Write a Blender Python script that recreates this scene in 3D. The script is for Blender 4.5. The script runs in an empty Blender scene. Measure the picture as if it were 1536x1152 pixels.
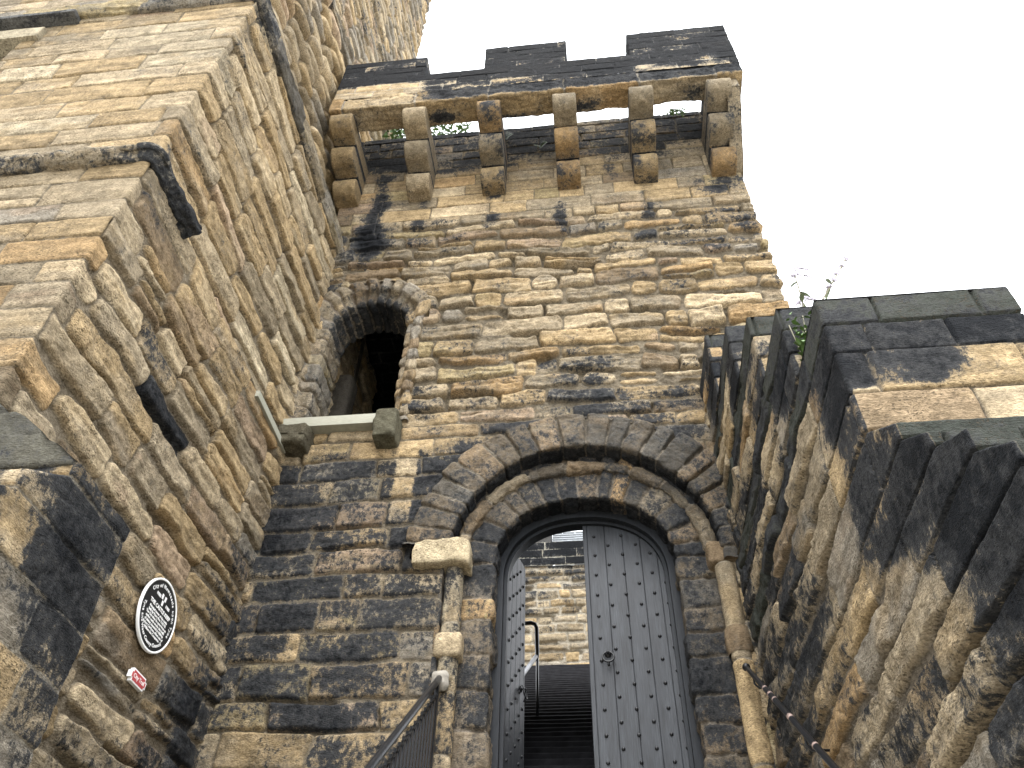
import bpy, bmesh, math, random
import numpy as np
from mathutils import Matrix, Vector, Euler

sc = bpy.context.scene
COL = sc.collection

# ---------------------------------------------------------------- camera
cam = bpy.data.cameras.new('camera')
cam.sensor_fit = 'HORIZONTAL'
cam.sensor_width = 36.0
cam.lens = 1210.0 / 1536.0 * 36.0
cam.clip_start = 0.05
cam.clip_end = 2000.0
camo = bpy.data.objects.new('camera', cam)
COL.objects.link(camo)
RT = Vector((0.99406462, 0.10707805, 0.01923054))
DN = Vector((-0.0624916, 0.70671049, -0.7047376))
FW = Vector((-0.08905235, 0.69935297, 0.70920737))
rot = Matrix((RT, -DN, -FW)).transposed()
camo.matrix_world = rot.to_4x4()
sc.camera = camo

# ---------------------------------------------------------------- sky and sun (bright white overcast)
SUN_EL, SUN_AZ = math.radians(62), math.radians(176)     # azimuth clockwise from +Y (north)
w = bpy.data.worlds.new('World')
sc.world = w
w.use_nodes = True
nt = w.node_tree
nt.nodes.clear()
sky = nt.nodes.new('ShaderNodeTexSky')
sky.sky_type = 'NISHITA'
sky.sun_disc = False
sky.sun_elevation = SUN_EL
sky.sun_rotation = SUN_AZ
sky.air_density = 1.0
sky.dust_density = 6.0
sky.ozone_density = 0.6
hs = nt.nodes.new('ShaderNodeHueSaturation')
hs.inputs['Saturation'].default_value = 0.12
mx = nt.nodes.new('ShaderNodeMix'); mx.data_type = 'RGBA'
mx.inputs['Factor'].default_value = 0.7
mx.inputs[7].default_value = (10.2, 10.5, 11.0, 1)         # even cloud layer
bg = nt.nodes.new('ShaderNodeBackground')
bg.inputs['Strength'].default_value = 0.15
wo = nt.nodes.new('ShaderNodeOutputWorld')
nt.links.new(sky.outputs[0], hs.inputs['Color'])
nt.links.new(hs.outputs[0], mx.inputs[6])
nt.links.new(mx.outputs[2], bg.inputs[0])
nt.links.new(bg.outputs[0], wo.inputs[0])

sun = bpy.data.lights.new('sun', 'SUN')
sun.energy = 0.85
sun.angle = math.radians(30)
sun.color = (1.0, 0.98, 0.95)
suno = bpy.data.objects.new('sun', sun)
COL.objects.link(suno)
sd = Vector((math.sin(SUN_AZ) * math.cos(SUN_EL), math.cos(SUN_AZ) * math.cos(SUN_EL), math.sin(SUN_EL)))
suno.rotation_euler = (-sd).to_track_quat('-Z', 'Y').to_euler()

sc.view_settings.view_transform = 'Standard'
sc.view_settings.look = 'None'
sc.view_settings.exposure = 1.80
sc.view_settings.gamma = 1.0

# ---------------------------------------------------------------- noise
_R = np.random.RandomState(7)
_T = _R.rand(1 << 16).astype(np.float32)

def _h2(ix, iy, s):
    k = (ix * 73856093) ^ (iy * 19349663) ^ (s * 83492791)
    k = (k ^ (k >> 13)) * 1274126177
    return _T[(k ^ (k >> 16)) & 0xFFFF]

def vn(x, y, s=0):
    x = np.asarray(x, np.float64); y = np.asarray(y, np.float64)
    x, y = np.broadcast_arrays(x, y)
    fx = np.floor(x); fy = np.floor(y)
    ix = fx.astype(np.int64); iy = fy.astype(np.int64)
    tx = x - fx; ty = y - fy
    tx = tx * tx * (3 - 2 * tx); ty = ty * ty * (3 - 2 * ty)
    a = _h2(ix, iy, s); b = _h2(ix + 1, iy, s); c = _h2(ix, iy + 1, s); d = _h2(ix + 1, iy + 1, s)
    return ((a + (b - a) * tx) * (1 - ty) + (c + (d - c) * tx) * ty) * 2 - 1

def fbm(x, y, s=0, o=4, g=0.5):
    r = 0.0; a = 1.0; t = 0.0
    for i in range(o):
        r = r + a * vn(x * 2 ** i + 17.3 * i, y * 2 ** i - 9.1 * i, s + i)
        t += a; a *= g
    return r / t

def sstep(a, b, x):
    t = np.clip((x - a) / (b - a), 0, 1)
    return t * t * (3 - 2 * t)

# ---------------------------------------------------------------- objects and labels
def tag(o, label=None, cat=None, group=None, kind=None):
    if label: o['label'] = label
    if cat: o['category'] = cat
    if group: o['group'] = group
    if kind: o['kind'] = kind
    return o

def thing(name, loc, label, cat, group=None):
    o = bpy.data.objects.new(name, None)
    o.empty_display_size = 0.2
    o.location = loc
    COL.objects.link(o)
    return tag(o, label, cat, group)

def link(name, me, parent=None):
    o = bpy.data.objects.new(name, me)
    COL.objects.link(o)
    if parent is not None:
        o.parent = parent
        o.matrix_parent_inverse = Matrix.Translation(-parent.location) if parent.type == 'EMPTY' else Matrix.Identity(4)
    return o

def grid_mesh(name, P, mat, parent=None, keep=None, tone=None, soot=None, extra=None):
    """P (nv,nu,3) -> smooth quad sheet; keep (nv-1,nu-1) faces to keep; extra: list of more (P,tone,soot) grids"""
    grids = [(P, keep, tone, soot)] + (extra or [])
    V = []; F = []; T = []; S = []; off = 0
    for (p, k, t, so) in grids:
        nv, nu = p.shape[:2]
        idx = np.arange(nv * nu).reshape(nv, nu)
        q = np.stack([idx[:-1, :-1], idx[:-1, 1:], idx[1:, 1:], idx[1:, :-1]], -1)
        q = q[k] if k is not None else q.reshape(-1, 4)
        used = np.zeros(nv * nu, bool); used[q.ravel()] = True
        rem = np.cumsum(used) - 1
        V.append(p.reshape(-1, 3)[used]); F.append(rem[q] + off); off += int(used.sum())
        T.append((np.full((nv * nu, 3), .3) if t is None else t.reshape(-1, 3))[used])
        S.append((np.zeros(nv * nu) if so is None else so.reshape(-1))[used])
    V = np.concatenate(V); F = np.concatenate(F); T = np.concatenate(T); S = np.concatenate(S)
    me = bpy.data.meshes.new(name)
    me.vertices.add(len(V)); me.vertices.foreach_set('co', V.astype(np.float32).ravel())
    me.loops.add(len(F) * 4); me.loops.foreach_set('vertex_index', F.astype(np.int32).ravel())
    me.polygons.add(len(F)); me.polygons.foreach_set('loop_start', np.arange(0, len(F) * 4, 4, dtype=np.int32))
    me.polygons.foreach_set('use_smooth', np.ones(len(F), bool))
    me.update(calc_edges=True)
    a = me.attributes.new('tone', 'FLOAT_COLOR', 'POINT')
    a.data.foreach_set('color', np.concatenate([T, np.ones((len(T), 1))], 1).astype(np.float32).ravel())
    a = me.attributes.new('grime', 'FLOAT', 'POINT')
    a.data.foreach_set('value', S.astype(np.float32))
    me.materials.append(mat)
    return link(name, me, parent)

def bm_obj(name, bm, mat, parent=None, smooth=False):
    me = bpy.data.meshes.new(name)
    bmesh.ops.recalc_face_normals(bm, faces=bm.faces)
    if smooth:
        for f in bm.faces: f.smooth = True
    bm.to_mesh(me); bm.free()
    me.materials.append(mat)
    return link(name, me, parent)

def bx(bm, x0, x1, y0, y1, z0, z1, bev=0.0, rotm=None):
    m = Matrix.Translation(((x0 + x1) / 2, (y0 + y1) / 2, (z0 + z1) / 2)) @ Matrix.Diagonal((abs(x1 - x0), abs(y1 - y0), abs(z1 - z0), 1))
    if rotm is not None: m = rotm @ m
    g = bmesh.ops.create_cube(bm, size=1.0, matrix=m)
    if bev > 0:
        es = list({e for v in g['verts'] for e in v.link_edges})
        bmesh.ops.bevel(bm, geom=es, offset=bev, segments=2, affect='EDGES', profile=0.6)

def tube(bm, pts, r, seg=12, cap=True):
    pts = [Vector(p) for p in pts]
    rings = []
    up = None
    for i, p in enumerate(pts):
        t = (pts[min(i + 1, len(pts) - 1)] - pts[max(i - 1, 0)]).normalized()
        if up is None:
            up = t.orthogonal().normalized()
        else:
            up = (up - t * up.dot(t)).normalized()
        s = t.cross(up)
        rr = r[i] if isinstance(r, (list, tuple)) else r
        rings.append([bm.verts.new(p + (up * math.cos(2 * math.pi * k / seg) + s * math.sin(2 * math.pi * k / seg)) * rr) for k in range(seg)])
    for a, b in zip(rings, rings[1:]):
        for k in range(seg):
            f = bm.faces.new((a[k], a[(k + 1) % seg], b[(k + 1) % seg], b[k])); f.smooth = True
    if cap:
        bm.faces.new(rings[0][::-1]); bm.faces.new(rings[-1])

def prism(bm, poly, axis, a0, a1):
    """poly in the plane across axis, extruded from a0 to a1.  axis 'y': poly=(x,z); 'x': poly=(y,z)"""
    def P(p, a):
        return (p[0], a, p[1]) if axis == 'y' else (a, p[0], p[1]) if axis == 'x' else (p[0], p[1], a)
    A = [bm.verts.new(P(p, a0)) for p in poly]; B = [bm.verts.new(P(p, a1)) for p in poly]
    n = len(poly)
    bm.faces.new(A[::-1]); bm.faces.new(B)
    for i in range(n): bm.faces.new((A[i], A[(i + 1) % n], B[(i + 1) % n], B[i]))

# ---------------------------------------------------------------- materials
def new_mat(name):
    m = bpy.data.materials.new(name); m.use_nodes = True
    n = m.node_tree.nodes; n.clear()
    out = n.new('ShaderNodeOutputMaterial'); b = n.new('ShaderNodeBsdfPrincipled')
    m.node_tree.links.new(b.outputs[0], out.inputs[0])
    return m, n, m.node_tree.links, b

def nmath(n, l, op, a, b=None, c=None, clamp=False):
    q = n.new('ShaderNodeMath'); q.operation = op; q.use_clamp = clamp
    for i, v in enumerate((a, b, c)):
        if v is None: continue
        if isinstance(v, (int, float)): q.inputs[i].default_value = v
        else: l.new(v, q.inputs[i])
    return q.outputs[0]

def nnoise(n, l, vec, scale, detail=4.0, rough=0.55):
    q = n.new('ShaderNodeTexNoise'); q.inputs['Scale'].default_value = scale
    q.inputs['Detail'].default_value = detail; q.inputs['Roughness'].default_value = rough
    l.new(vec, q.inputs['Vector'])
    return q.outputs['Fac']

def nmap(n, l, vec, sc3):
    q = n.new('ShaderNodeMapping'); q.inputs['Scale'].default_value = sc3
    l.new(vec, q.inputs['Vector'])
    return q.outputs[0]

def nmix(n, l, fac, a, b, blend='MIX'):
    q = n.new('ShaderNodeMix'); q.data_type = 'RGBA'; q.blend_type = blend
    for k, v in ((0, fac), (6, a), (7, b)):
        if isinstance(v, (int, float)): q.inputs[k].default_value = v
        elif isinstance(v, tuple): q.inputs[k].default_value = v
        else: l.new(v, q.inputs[k])
    return q.outputs[2]

def nramp(n, l, fac, p0, p1, c0=(0, 0, 0, 1), c1=(1, 1, 1, 1)):
    q = n.new('ShaderNodeValToRGB'); e = q.color_ramp.elements
    e[0].position = p0; e[0].color = c0; e[1].position = p1; e[1].color = c1
    l.new(fac, q.inputs[0])
    return q.outputs[0]

def sandstone(name, grime=(0.0064, 0.0080, 0.0108, 1), crust=(.034, .0355, .038, 1), bump=1.0, pit=1.0, dp=(.68, .98)):
    m, n, l, b = new_mat(name)
    tc = n.new('ShaderNodeTexCoord').outputs['Object']
    at = n.new('ShaderNodeAttribute'); at.attribute_name = 'tone'
    ag = n.new('ShaderNodeAttribute'); ag.attribute_name = 'grime'
    n1 = nnoise(n, l, tc, 9, 6, .65)
    n2 = nnoise(n, l, nmap(n, l, tc, (1, 1, 3.0)), 40, 5, .7)
    n3 = nnoise(n, l, tc, 150, 3, .6)
    mot = nramp(n, l, n1, .28, .75, (.56, .54, .51, 1), (1.26, 1.24, 1.20, 1))
    c = nmix(n, l, 1.0, at.outputs['Color'], mot, 'MULTIPLY')
    gr = nramp(n, l, n2, .32, .70, (.44, .42, .39, 1), (1.36, 1.36, 1.35, 1))
    c = nmix(n, l, 1.0, c, gr, 'MULTIPLY')
    # dark pits and lichen specks
    pitf = nramp(n, l, nnoise(n, l, nmap(n, l, tc, (1, 1, 1.7)), 48, 2, .5), .34, .43, (1, 1, 1, 1), (0, 0, 0, 1))
    pitm = nmath(n, l, 'MULTIPLY', pitf, nramp(n, l, nnoise(n, l, tc, 2.3, 3, .5), .40, .56))
    c = nmix(n, l, nmath(n, l, 'MULTIPLY', pitm, .75), c, (.085, .068, .045, 1))
    sp_ = nramp(n, l, nnoise(n, l, tc, 95, 3, .7), .60, .68)
    spm = nmath(n, l, 'MULTIPLY', sp_, nramp(n, l, nnoise(n, l, tc, 1.7, 3, .6), .45, .62))
    c = nmix(n, l, nmath(n, l, 'MULTIPLY', spm, .5), c, (.10, .085, .065, 1))
    # soot crust, its ragged edge from two scales of noise
    n5 = nnoise(n, l, nmap(n, l, tc, (1, 1, .8)), 17, 9, .78)
    e = nmath(n, l, 'MULTIPLY_ADD', nmath(n, l, 'SUBTRACT', n5, .5), 1.5, ag.outputs['Fac'])
    e = nmath(n, l, 'MULTIPLY_ADD', nmath(n, l, 'SUBTRACT', n1, .5), .45, e)
    e = nmath(n, l, 'MULTIPLY_ADD', nmath(n, l, 'SUBTRACT', n3, .5), .35, e)
    wash = nramp(n, l, e, .22, .60)
    c = nmix(n, l, nmath(n, l, 'MULTIPLY', wash, .55), c, (.080, .079, .074, 1))
    sf = nramp(n, l, e, .46, .60)
    deep = nramp(n, l, e, dp[0], dp[1])
    gcol = nmix(n, l, deep, crust, grime)
    gcol = nmix(n, l, 1.0, gcol, nramp(n, l, n2, .3, .72, (.60, .60, .60, 1), (1.75, 1.72, 1.66, 1)), 'MULTIPLY')
    c = nmix(n, l, nmath(n, l, 'MULTIPLY', sf, .985), c, gcol)
    l.new(c, b.inputs['Base Color'])
    b.inputs['Roughness'].default_value = .9
    b.inputs['Specular IOR Level'].default_value = .12
    h = nmath(n, l, 'MULTIPLY_ADD', n2, .8, nmath(n, l, 'MULTIPLY', n3, .35))
    h = nmath(n, l, 'MULTIPLY_ADD', n1, .9, h)
    h = nmath(n, l, 'MULTIPLY_ADD', pitm, -.55 * pit, h)
    bp = n.new('ShaderNodeBump'); bp.inputs['Strength'].default_value = .95 * bump; bp.inputs['Distance'].default_value = .030
    l.new(h, bp.inputs['Height']); l.new(bp.outputs[0], b.inputs['Normal'])
    return m

def plain(name, col, rough=.6, metal=0.0, scale=20, var=.25, bump=.2, stretch=(1, 1, 1), spec=.5, big=0.0):
    m, n, l, b = new_mat(name)
    tc = nmap(n, l, n.new('ShaderNodeTexCoord').outputs['Object'], stretch)
    f = nnoise(n, l, tc, scale, 5, .6)
    c = nramp(n, l, f, .3, .72, tuple(v * (1 - var) for v in col) + (1,), tuple(min(1, v * (1 + var)) for v in col) + (1,))
    if big:
        f2 = nnoise(n, l, nmap(n, l, n.new('ShaderNodeTexCoord').outputs['Object'], (5, 5, .7)), 1.6, 5, .65)
        c = nmix(n, l, 1.0, c, nramp(n, l, f2, .3, .7, (1 - big,) * 3 + (1,), (1 + big, 1 + big, 1 + big * .9, 1)), 'MULTIPLY')
    l.new(c, b.inputs['Base Color'])
    b.inputs['Roughness'].default_value = rough; b.inputs['Metallic'].default_value = metal
    b.inputs['Specular IOR Level'].default_value = spec
    if bump:
        bp = n.new('ShaderNodeBump'); bp.inputs['Strength'].default_value = bump; bp.inputs['Distance'].default_value = .006
        l.new(f, bp.inputs['Height']); l.new(bp.outputs[0], b.inputs['Normal'])
    return m

STONE = sandstone('sandstone')
ASHLAR = sandstone('smooth_sandstone', bump=.55, pit=.5)
SOOTY = sandstone('sooty_ashlar', grime=(0.0030, 0.0040, 0.0056, 1), crust=(.020, .022, .025, 1), dp=(.55, .85), bump=.7, pit=.5)
IRON = plain('black_iron', (.008, .0085, .010), .34, .0, 60, .4, .15, spec=.32)
DOOR = plain('dark_oak_door', (.0225, .0252, .0300), .46, 0, 9, .6, .5, (9, 9, .45), spec=.34, big=.45)
FRAME = plain('dark_frame_paint', (.014, .016, .019), .55, 0, 9, .3, .25, (5, 5, .7), spec=.22)
WHITE = plain('white_paint', (.78, .78, .76), .5, 0, 30, .05, .05)
BLACK = plain('black_enamel', (.012, .013, .014), .4, 0, 30, .2, .05)
RED = plain('red_enamel', (.42, .055, .06), .45, 0, 30, .15, .05)
BOARD = plain('pale_weathered_board', (.27, .265, .21), .7, 0, 14, .14, .25, (1, 1, 6))
OLDWOOD = plain('weathered_timber', (.20, .165, .115), .85, 0, 12, .35, .5, (3, .6, 3))
PUTTY = plain('pale_mortar_patch', (.24, .22, .185), .9, 0, 25, .2, .5)
PAVE = plain('paving_stone', (.32, .30, .26), .85, 0, 4, .3, .3)
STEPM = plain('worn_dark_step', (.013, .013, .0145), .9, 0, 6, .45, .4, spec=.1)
SLATE = plain('grey_slate', (.30, .32, .34), .6, 0, 12, .3, .4, (1, 1, 8))
LEAF = plain('green_leaf', (.065, .12, .028), .55, 0, 9, .4, 0)
LEAFPALE = plain('silvery_leaf', (.17, .21, .12), .6, 0, 9, .3, 0)
FLOWER = plain('mauve_flower', (.52, .49, .57), .7, 0, 30, .3, 0)
STEMM = plain('plant_stem', (.16, .15, .10), .8, 0, 30, .3, 0)

# ---------------------------------------------------------------- masonry pattern
PAL = {
    'buff': (.43, .325, .185), 'pale': (.51, .42, .285), 'cream': (.55, .475, .34), 'greybuff': (.35, .295, .21),
    'orange': (.43, .295, .150), 'brown': (.26, .195, .125), 'grey': (.27, .25, .215), 'dark': (.10, .095, .085), 'pink': (.40, .30, .21),
    'olive': (.36, .295, .165), 'black': (.045, .046, .048), 'umber': (.165, .135, .098), 'smoke': (.115, .108, .096),
}

for _k, _v in PAL.items():
    _g = .36 * _v[0] + .44 * _v[1] + .2 * _v[2]
    PAL[_k] = tuple(min(1, (.97 * c_ + .03 * _g) * 1.05) for c_ in _v)

def pal_pick(weights, r):
    names = list(weights); w_ = np.array([weights[k] for k in names], float); w_ = np.cumsum(w_ / w_.sum())
    C = np.array([PAL[k] for k in names])
    return C[np.clip(np.searchsorted(w_, r), 0, len(names) - 1)]

def make_rows(v0, v1, hfun, rng):
    vs = [v0]
    while vs[-1] < v1 - .06:
        vs.append(vs[-1] + hfun(vs[-1], rng))
    if len(vs) > 2 and vs[-1] > v1 + .12: vs[-1] = v1
    return np.array(vs)

def masonry(U, V, rows, lens, seed, pal, jd=.03, jw=.008, rw=.05, bulge=.02, off=.012, rough=.008, bed=.0,
            warp=.02, rc=.04, mortar=(.30, .27, .22), flush=.5, gap=.02, soot=None, sootpat=(1.0, .35, .25), joints=None, tilt=.0, split=0.0, skew=0.0, wave=0.0, sootc=None, mixk=.75):
    """U, V: pattern coordinates (2-d arrays, metres). Returns height, colour, grime."""
    rng = random.Random(seed)
    wu = warp * (vn(U * 1.7, V * 3.1, seed + 1) + .5 * vn(U * 6, V * 7, seed + 2))
    wv = warp * (vn(U * 1.1, V * .8, seed + 3) * 1.1 + .45 * vn(U * 5, V * 6, seed + 4))
    u = U + wu; v = V + wv + wave * (vn(U * .8, V * .35, seed + 60) + .5 * vn(U * 1.9, V * .8, seed + 61))
    row = np.clip(np.searchsorted(rows, v) - 1, 0, len(rows) - 2)
    umin, umax = float(U.min()) - 1, float(U.max()) + 1
    uL = np.empty_like(u); uR = np.empty_like(u); sid = np.zeros(u.shape, np.int64)
    for r in range(len(rows) - 1):
        h = rows[r + 1] - rows[r]
        if joints is not None and joints[r] is not None:
            js = np.array(joints[r])
        else:
            js = [umin - rng.random() * .8]
            while js[-1] < umax:
                js.append(js[-1] + lens(rows[r], h, rng))
            js = np.array(js)
        m = row == r
        if not m.any(): continue
        um = u[m]
        k = np.clip(np.searchsorted(js, um) - 1, 0, len(js) - 2)
        uL[m] = js[k]; uR[m] = js[k + 1]; sid[m] = r * 977 + k
    def rnd(s): return _h2(sid, sid * 0 + s, seed)
    vD = rows[row]; vU = rows[row + 1]
    if np.any(np.asarray(split) > 0):
        cut = vD + (vU - vD) * (.38 + .24 * rnd(42))
        sp_m = (rnd(41) < split) & (uR - uL > .25)
        lowp = v < cut
        vU = np.where(sp_m & lowp, cut, vU); vD = np.where(sp_m & ~lowp, cut, vD)
        sid = np.where(sp_m & lowp, sid + 500009, sid)
    vD0, vU0 = vD, vU
    uc0 = (uL + uR) / 2
    vD = vD + gap * rnd(11) ** 2 + skew * np.abs(rnd(43) - .5) * np.clip(1 + np.sign(rnd(44) - .5) * (u - uc0) / np.maximum(uR - uL, .05) * 2, 0, 2)
    vU = vU - gap * rnd(12) ** 2 * .6 - skew * .7 * np.abs(rnd(45) - .5) * np.clip(1 + np.sign(rnd(46) - .5) * (u - uc0) / np.maximum(uR - uL, .05) * 2, 0, 2)
    uLg = uL + gap * rnd(13) ** 2 * .6; uRg = uR - gap * rnd(14) ** 2 * .6
    qx = np.minimum(u - uLg, uRg - u); qy = np.minimum(v - vD, vU - v)
    rcs = rc * (.5 + rnd(15))
    inc = (qx < rcs) & (qy < rcs)
    d = np.where(inc, rcs - np.hypot(rcs - qx, rcs - qy), np.minimum(qx, qy))
    edge = .012 * (vn(U * 11, V * 13, seed + 5)) * np.minimum(1., warp / .02)
    d = d - jw - np.abs(edge) * .7
    t = np.clip(d / rw, 0, 1)
    s = np.sqrt(np.clip(1 - (1 - t) ** 2, 0, 1)); 
    s = np.where(d <= 0, 0, s)
    W = np.maximum(uR - uL, .05); Hh = np.maximum(vU0 - vD0, .05); vc = (vU0 + vD0) / 2
    bu = 1 - np.abs((u - (uL + uR) / 2) / (W / 2)) ** 2.6; bv = 1 - np.clip(np.abs((v - vc) / (Hh / 2)), 0, 1) ** 2.2
    bul = np.clip(bu, 0, 1) ** .5 * np.clip(bv, 0, 1) ** .6
    ox = rnd(21) * 40; oy = rnd(22) * 40
    nz = fbm(U * 4 + ox, V * 6 + oy, seed + 6, 4, .55)
    bd = vn(U * 1.6 + ox, V * 24 + oy, seed + 7) * .6 + vn(U * 3 + oy, V * 50 + ox, seed + 8) * .35
    fl = np.clip(flush + .5 * fbm(U * 1.5, V * 1.5, seed + 9, 2), 0, 1)
    pocket = sstep(.30, .55, vn(U * 1.3, V * 2.7, seed + 70))
    H = (-jd * (1 - fl) - 1.3 * jd * pocket) * (1 - s) + s * ((rnd(23) - .5) * 2 * off + bulge * (.4 + rnd(24)) * bul + rough * nz * 2.2 + bed * bd * (.3 + rnd(25))
                                        + tilt * ((rnd(26) - .5) * (v - vc) * 2 + (rnd(27) - .5) * np.clip(u - uc0, -.4, .4) * .7))
    H = H + rough * .7 * fbm(U * 20, V * 26, seed + 10, 3, .6) * (1.5 - s) - rough * .9 * s * np.clip(np.abs(fbm(U * 3 + oy, V * 7 + ox, seed + 16, 3)) * -6 + .55, 0, 1)
    base = pal_pick(pal, rnd(31))
    base = base * (1 - (1 - mixk) * .5) + base.mean((0, 1)) * (1 - mixk) * .5
    base = base * (.80 + .38 * rnd(32))[..., None]
    sec = pal_pick(pal, rnd(33))
    mixf = sstep(-.05, .45, fbm(U * 2.2 + ox, V * 5 + oy, seed + 12, 3))[..., None] * .55
    base = base * (1 - mixf) + sec * mixf
    base = base * (1 + .34 * bd[..., None]) * (1 + .22 * fbm(U * 9 + ox, V * 13 + oy, seed + 17, 3)[..., None])
    mo = np.array(mortar)[None, None] * (1 + .25 * fbm(U * 7, V * 7, seed + 13, 2))[..., None]
    sm = sstep(0.0, .6, s)[..., None]
    tone = base * sm + mo * (1 - sm)
    sp = .6 * fbm(U * 2.6 + ox, V * 4.2 + oy, seed + 14, 4, .6) + .62 * fbm(U * 1.3, V * 1.5, seed + 15, 4, .6)
    bias = soot(U, V) if soot is not None else 0
    if sootc is not None: bias = bias + sootc(uc0, vc)
    G = .5 + bias + sootpat[0] * .42 * sp + sootpat[1] * .75 * (rnd(34) - .5) + sootpat[2] * (np.clip(bul, 0, 1) - .6)
    G = G - .26 * (1 - sm[..., 0])
    return H, np.clip(tone, 0, 1), G

def axis_samples(a, b, dense0, dense1, d, coarse):
    out = [a]
    while out[-1] < b - 1e-6:
        x = out[-1]
        st = d if dense0 - d <= x <= dense1 + d else coarse
        if x < dense0 and x + st > dense0: st = max(dense0 - x, d)
        out.append(min(x + st, b))
    return np.array(out)

def plan_path(pts, rc, s):
    """positions and outward normals (to the right of travel) along a polyline, corners eased over rc"""
    pts = [np.array(p, float) for p in pts]
    L = [0.0]
    for a, b in zip(pts, pts[1:]): L.append(L[-1] + np.linalg.norm(b - a))
    L = np.array(L)
    s = np.clip(s, 0, L[-1])
    k = np.clip(np.searchsorted(L, s, side='right') - 1, 0, len(pts) - 2)
    D = np.array([(b - a) / max(np.linalg.norm(b - a), 1e-9) for a, b in zip(pts, pts[1:])])
    A = np.array(pts)
    pos = A[k] + D[k] * (s - L[k])[:, None]
    N = np.stack([D[:, 1], -D[:, 0]], 1)
    nor = N[k].copy()
    for c in range(1, len(pts) - 1):
        m = np.abs(s - L[c]) < rc
        t = (s[m] - L[c] + rc) / (2 * rc)
        p0 = A[c] - D[c - 1] * rc; p2 = A[c] + D[c] * rc
        pos[m] = ((1 - t) ** 2)[:, None] * p0 + (2 * t * (1 - t))[:, None] * A[c] + (t ** 2)[:, None] * p2
        nn = N[c - 1][None] * (1 - t)[:, None] + N[c][None] * t[:, None]
        nor[m] = nn / np.linalg.norm(nn, axis=1)[:, None]
    return pos, nor, L

def wall_patch(name, pts, s_samples, z_samples, pat, mat, parent, rc=.03, u0=0.0, keepf=None, hmul=None, cap=True, lean=None, hadd=None):
    """a wall standing on a plan polyline; pattern u = path length + u0, v = z"""
    pos, nor, L = plan_path(pts, rc, s_samples)
    U, V = np.meshgrid(s_samples + u0, z_samples)
    H, T, G = pat(U, V)
    if hmul is not None: H = H * hmul(U, V)
    if hadd is not None: H = H + hadd(U, V)
    P = np.empty(U.shape + (3,))
    P[..., 0] = pos[None, :, 0] + nor[None, :, 0] * H
    P[..., 1] = pos[None, :, 1] + nor[None, :, 1] * H
    P[..., 2] = V
    keep = None
    if keepf is not None:
        Uc = (U[:-1, :-1] + U[1:, 1:]) / 2; Vc = (V[:-1, :-1] + V[1:, 1:]) / 2
        keep = keepf(Uc, Vc)
    extra = []
    if cap:   # close the top towards the inside
        c = pos.mean(0)
        top = P[-1].copy(); inn = top.copy(); inn[:, :2] = c[None] + (top[:, :2] - c[None]) * .55
        Q = np.stack([top, inn]); extra.append((Q, None, np.repeat(T[-1:], 2, 0), np.repeat(G[-1:], 2, 0)))
    return grid_mesh(name, P, mat, parent, keep, T, G, extra)

def sweep_patch(name, path, pnor, su, prof, pdir, sv, pat, mat, parent, keepf=None, extra=None):
    """frame path (n,2) in x,z with opening-outward normal pnor; prof (m,2): outward offset, depth y; pdir (m,2) surface normal in (offset,y)"""
    U, V = np.meshgrid(su, sv)
    H, T, G = pat(U, V)
    o = prof[:, 0][:, None] + pdir[:, 0][:, None] * H
    y = prof[:, 1][:, None] + pdir[:, 1][:, None] * H
    P = np.empty(U.shape + (3,))
    P[..., 0] = path[None, :, 0] + pnor[None, :, 0] * o
    P[..., 2] = path[None, :, 1] + pnor[None, :, 1] * o
    P[..., 1] = y
    keep = None
    if keepf is not None:
        Uc = (U[:-1, :-1] + U[1:, 1:]) / 2; Vc = (V[:-1, :-1] + V[1:, 1:]) / 2
        keep = keepf(Uc, Vc)
    return grid_mesh(name, P, mat, parent, keep, T, G, extra)

def profile(pts, rc, d):
    """polyline in (offset, y): resampled points, normals (facing the opening / the viewer), arc lengths"""
    pts = [np.array(p, float) for p in pts]
    tot = sum(np.linalg.norm(b - a) for a, b in zip(pts, pts[1:]))
    s = np.linspace(0, tot, max(int(tot / d), 8) + 1)
    pos, nor, L = plan_path(pts, rc, s)
    return pos, nor, s

D = 7.894          # tower front plane
XR = 3.05          # tower right corner
XK = -4.03         # keep side wall, lower stage
CX, CZ = -.13, 5.2 # gate arch centre
WX, WZ = -3.32, 9.58  # window arch centre

# ================================================================ SETTING
bm = bmesh.new()
g = bmesh.ops.create_grid(bm, x_segments=1, y_segments=1, size=600, matrix=Matrix.Translation((0, 0, -1.62)))
tag(bm_obj('ground', bm, PAVE), kind='structure')

bm = bmesh.new()     # outer flight, from the street up to the gate
n = 21
for i in range(n):
    bx(bm, -1.78, 1.60, 2.45 + i * .262, 8.75, -1.62 + i * .203 + (.001 if i else 0), -1.62 + (i + 1) * .203, 0)
tag(bm_obj('stone_steps', bm, PAVE), kind='structure')

bm = bmesh.new()     # inner flight, beyond the doors
n = 38
rng = random.Random(4)
for i in range(n):
    y0 = 8.78 + i * .345
    z1 = 2.76 + (i + 1) * .205
    pts = []
    for k in range(9):
        x = -2.8 + 4.3 * k / 8
        pts.append((x, y0 + rng.uniform(-.012, .012), z1 - .012 * math.sin(math.pi * k / 8) + rng.uniform(-.005, .005)))
    A = [bm.verts.new((p[0], p[1], z1 - .24)) for p in pts]
    B = [bm.verts.new((p[0], p[1] + .006, p[2] - .02)) for p in pts]
    C_ = [bm.verts.new((p[0], p[1] + .022, p[2])) for p in pts]
    E_ = [bm.verts.new((p[0], y0 + .40, p[2] - .004)) for p in pts]
    for a, b in ((A, B), (B, C_), (C_, E_)):
        for k in range(8): bm.faces.new((a[k], a[k + 1], b[k + 1], b[k]))
bx(bm, -2.8, 1.6, 21.92, 21.99, 9.6, 10.55)
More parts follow.
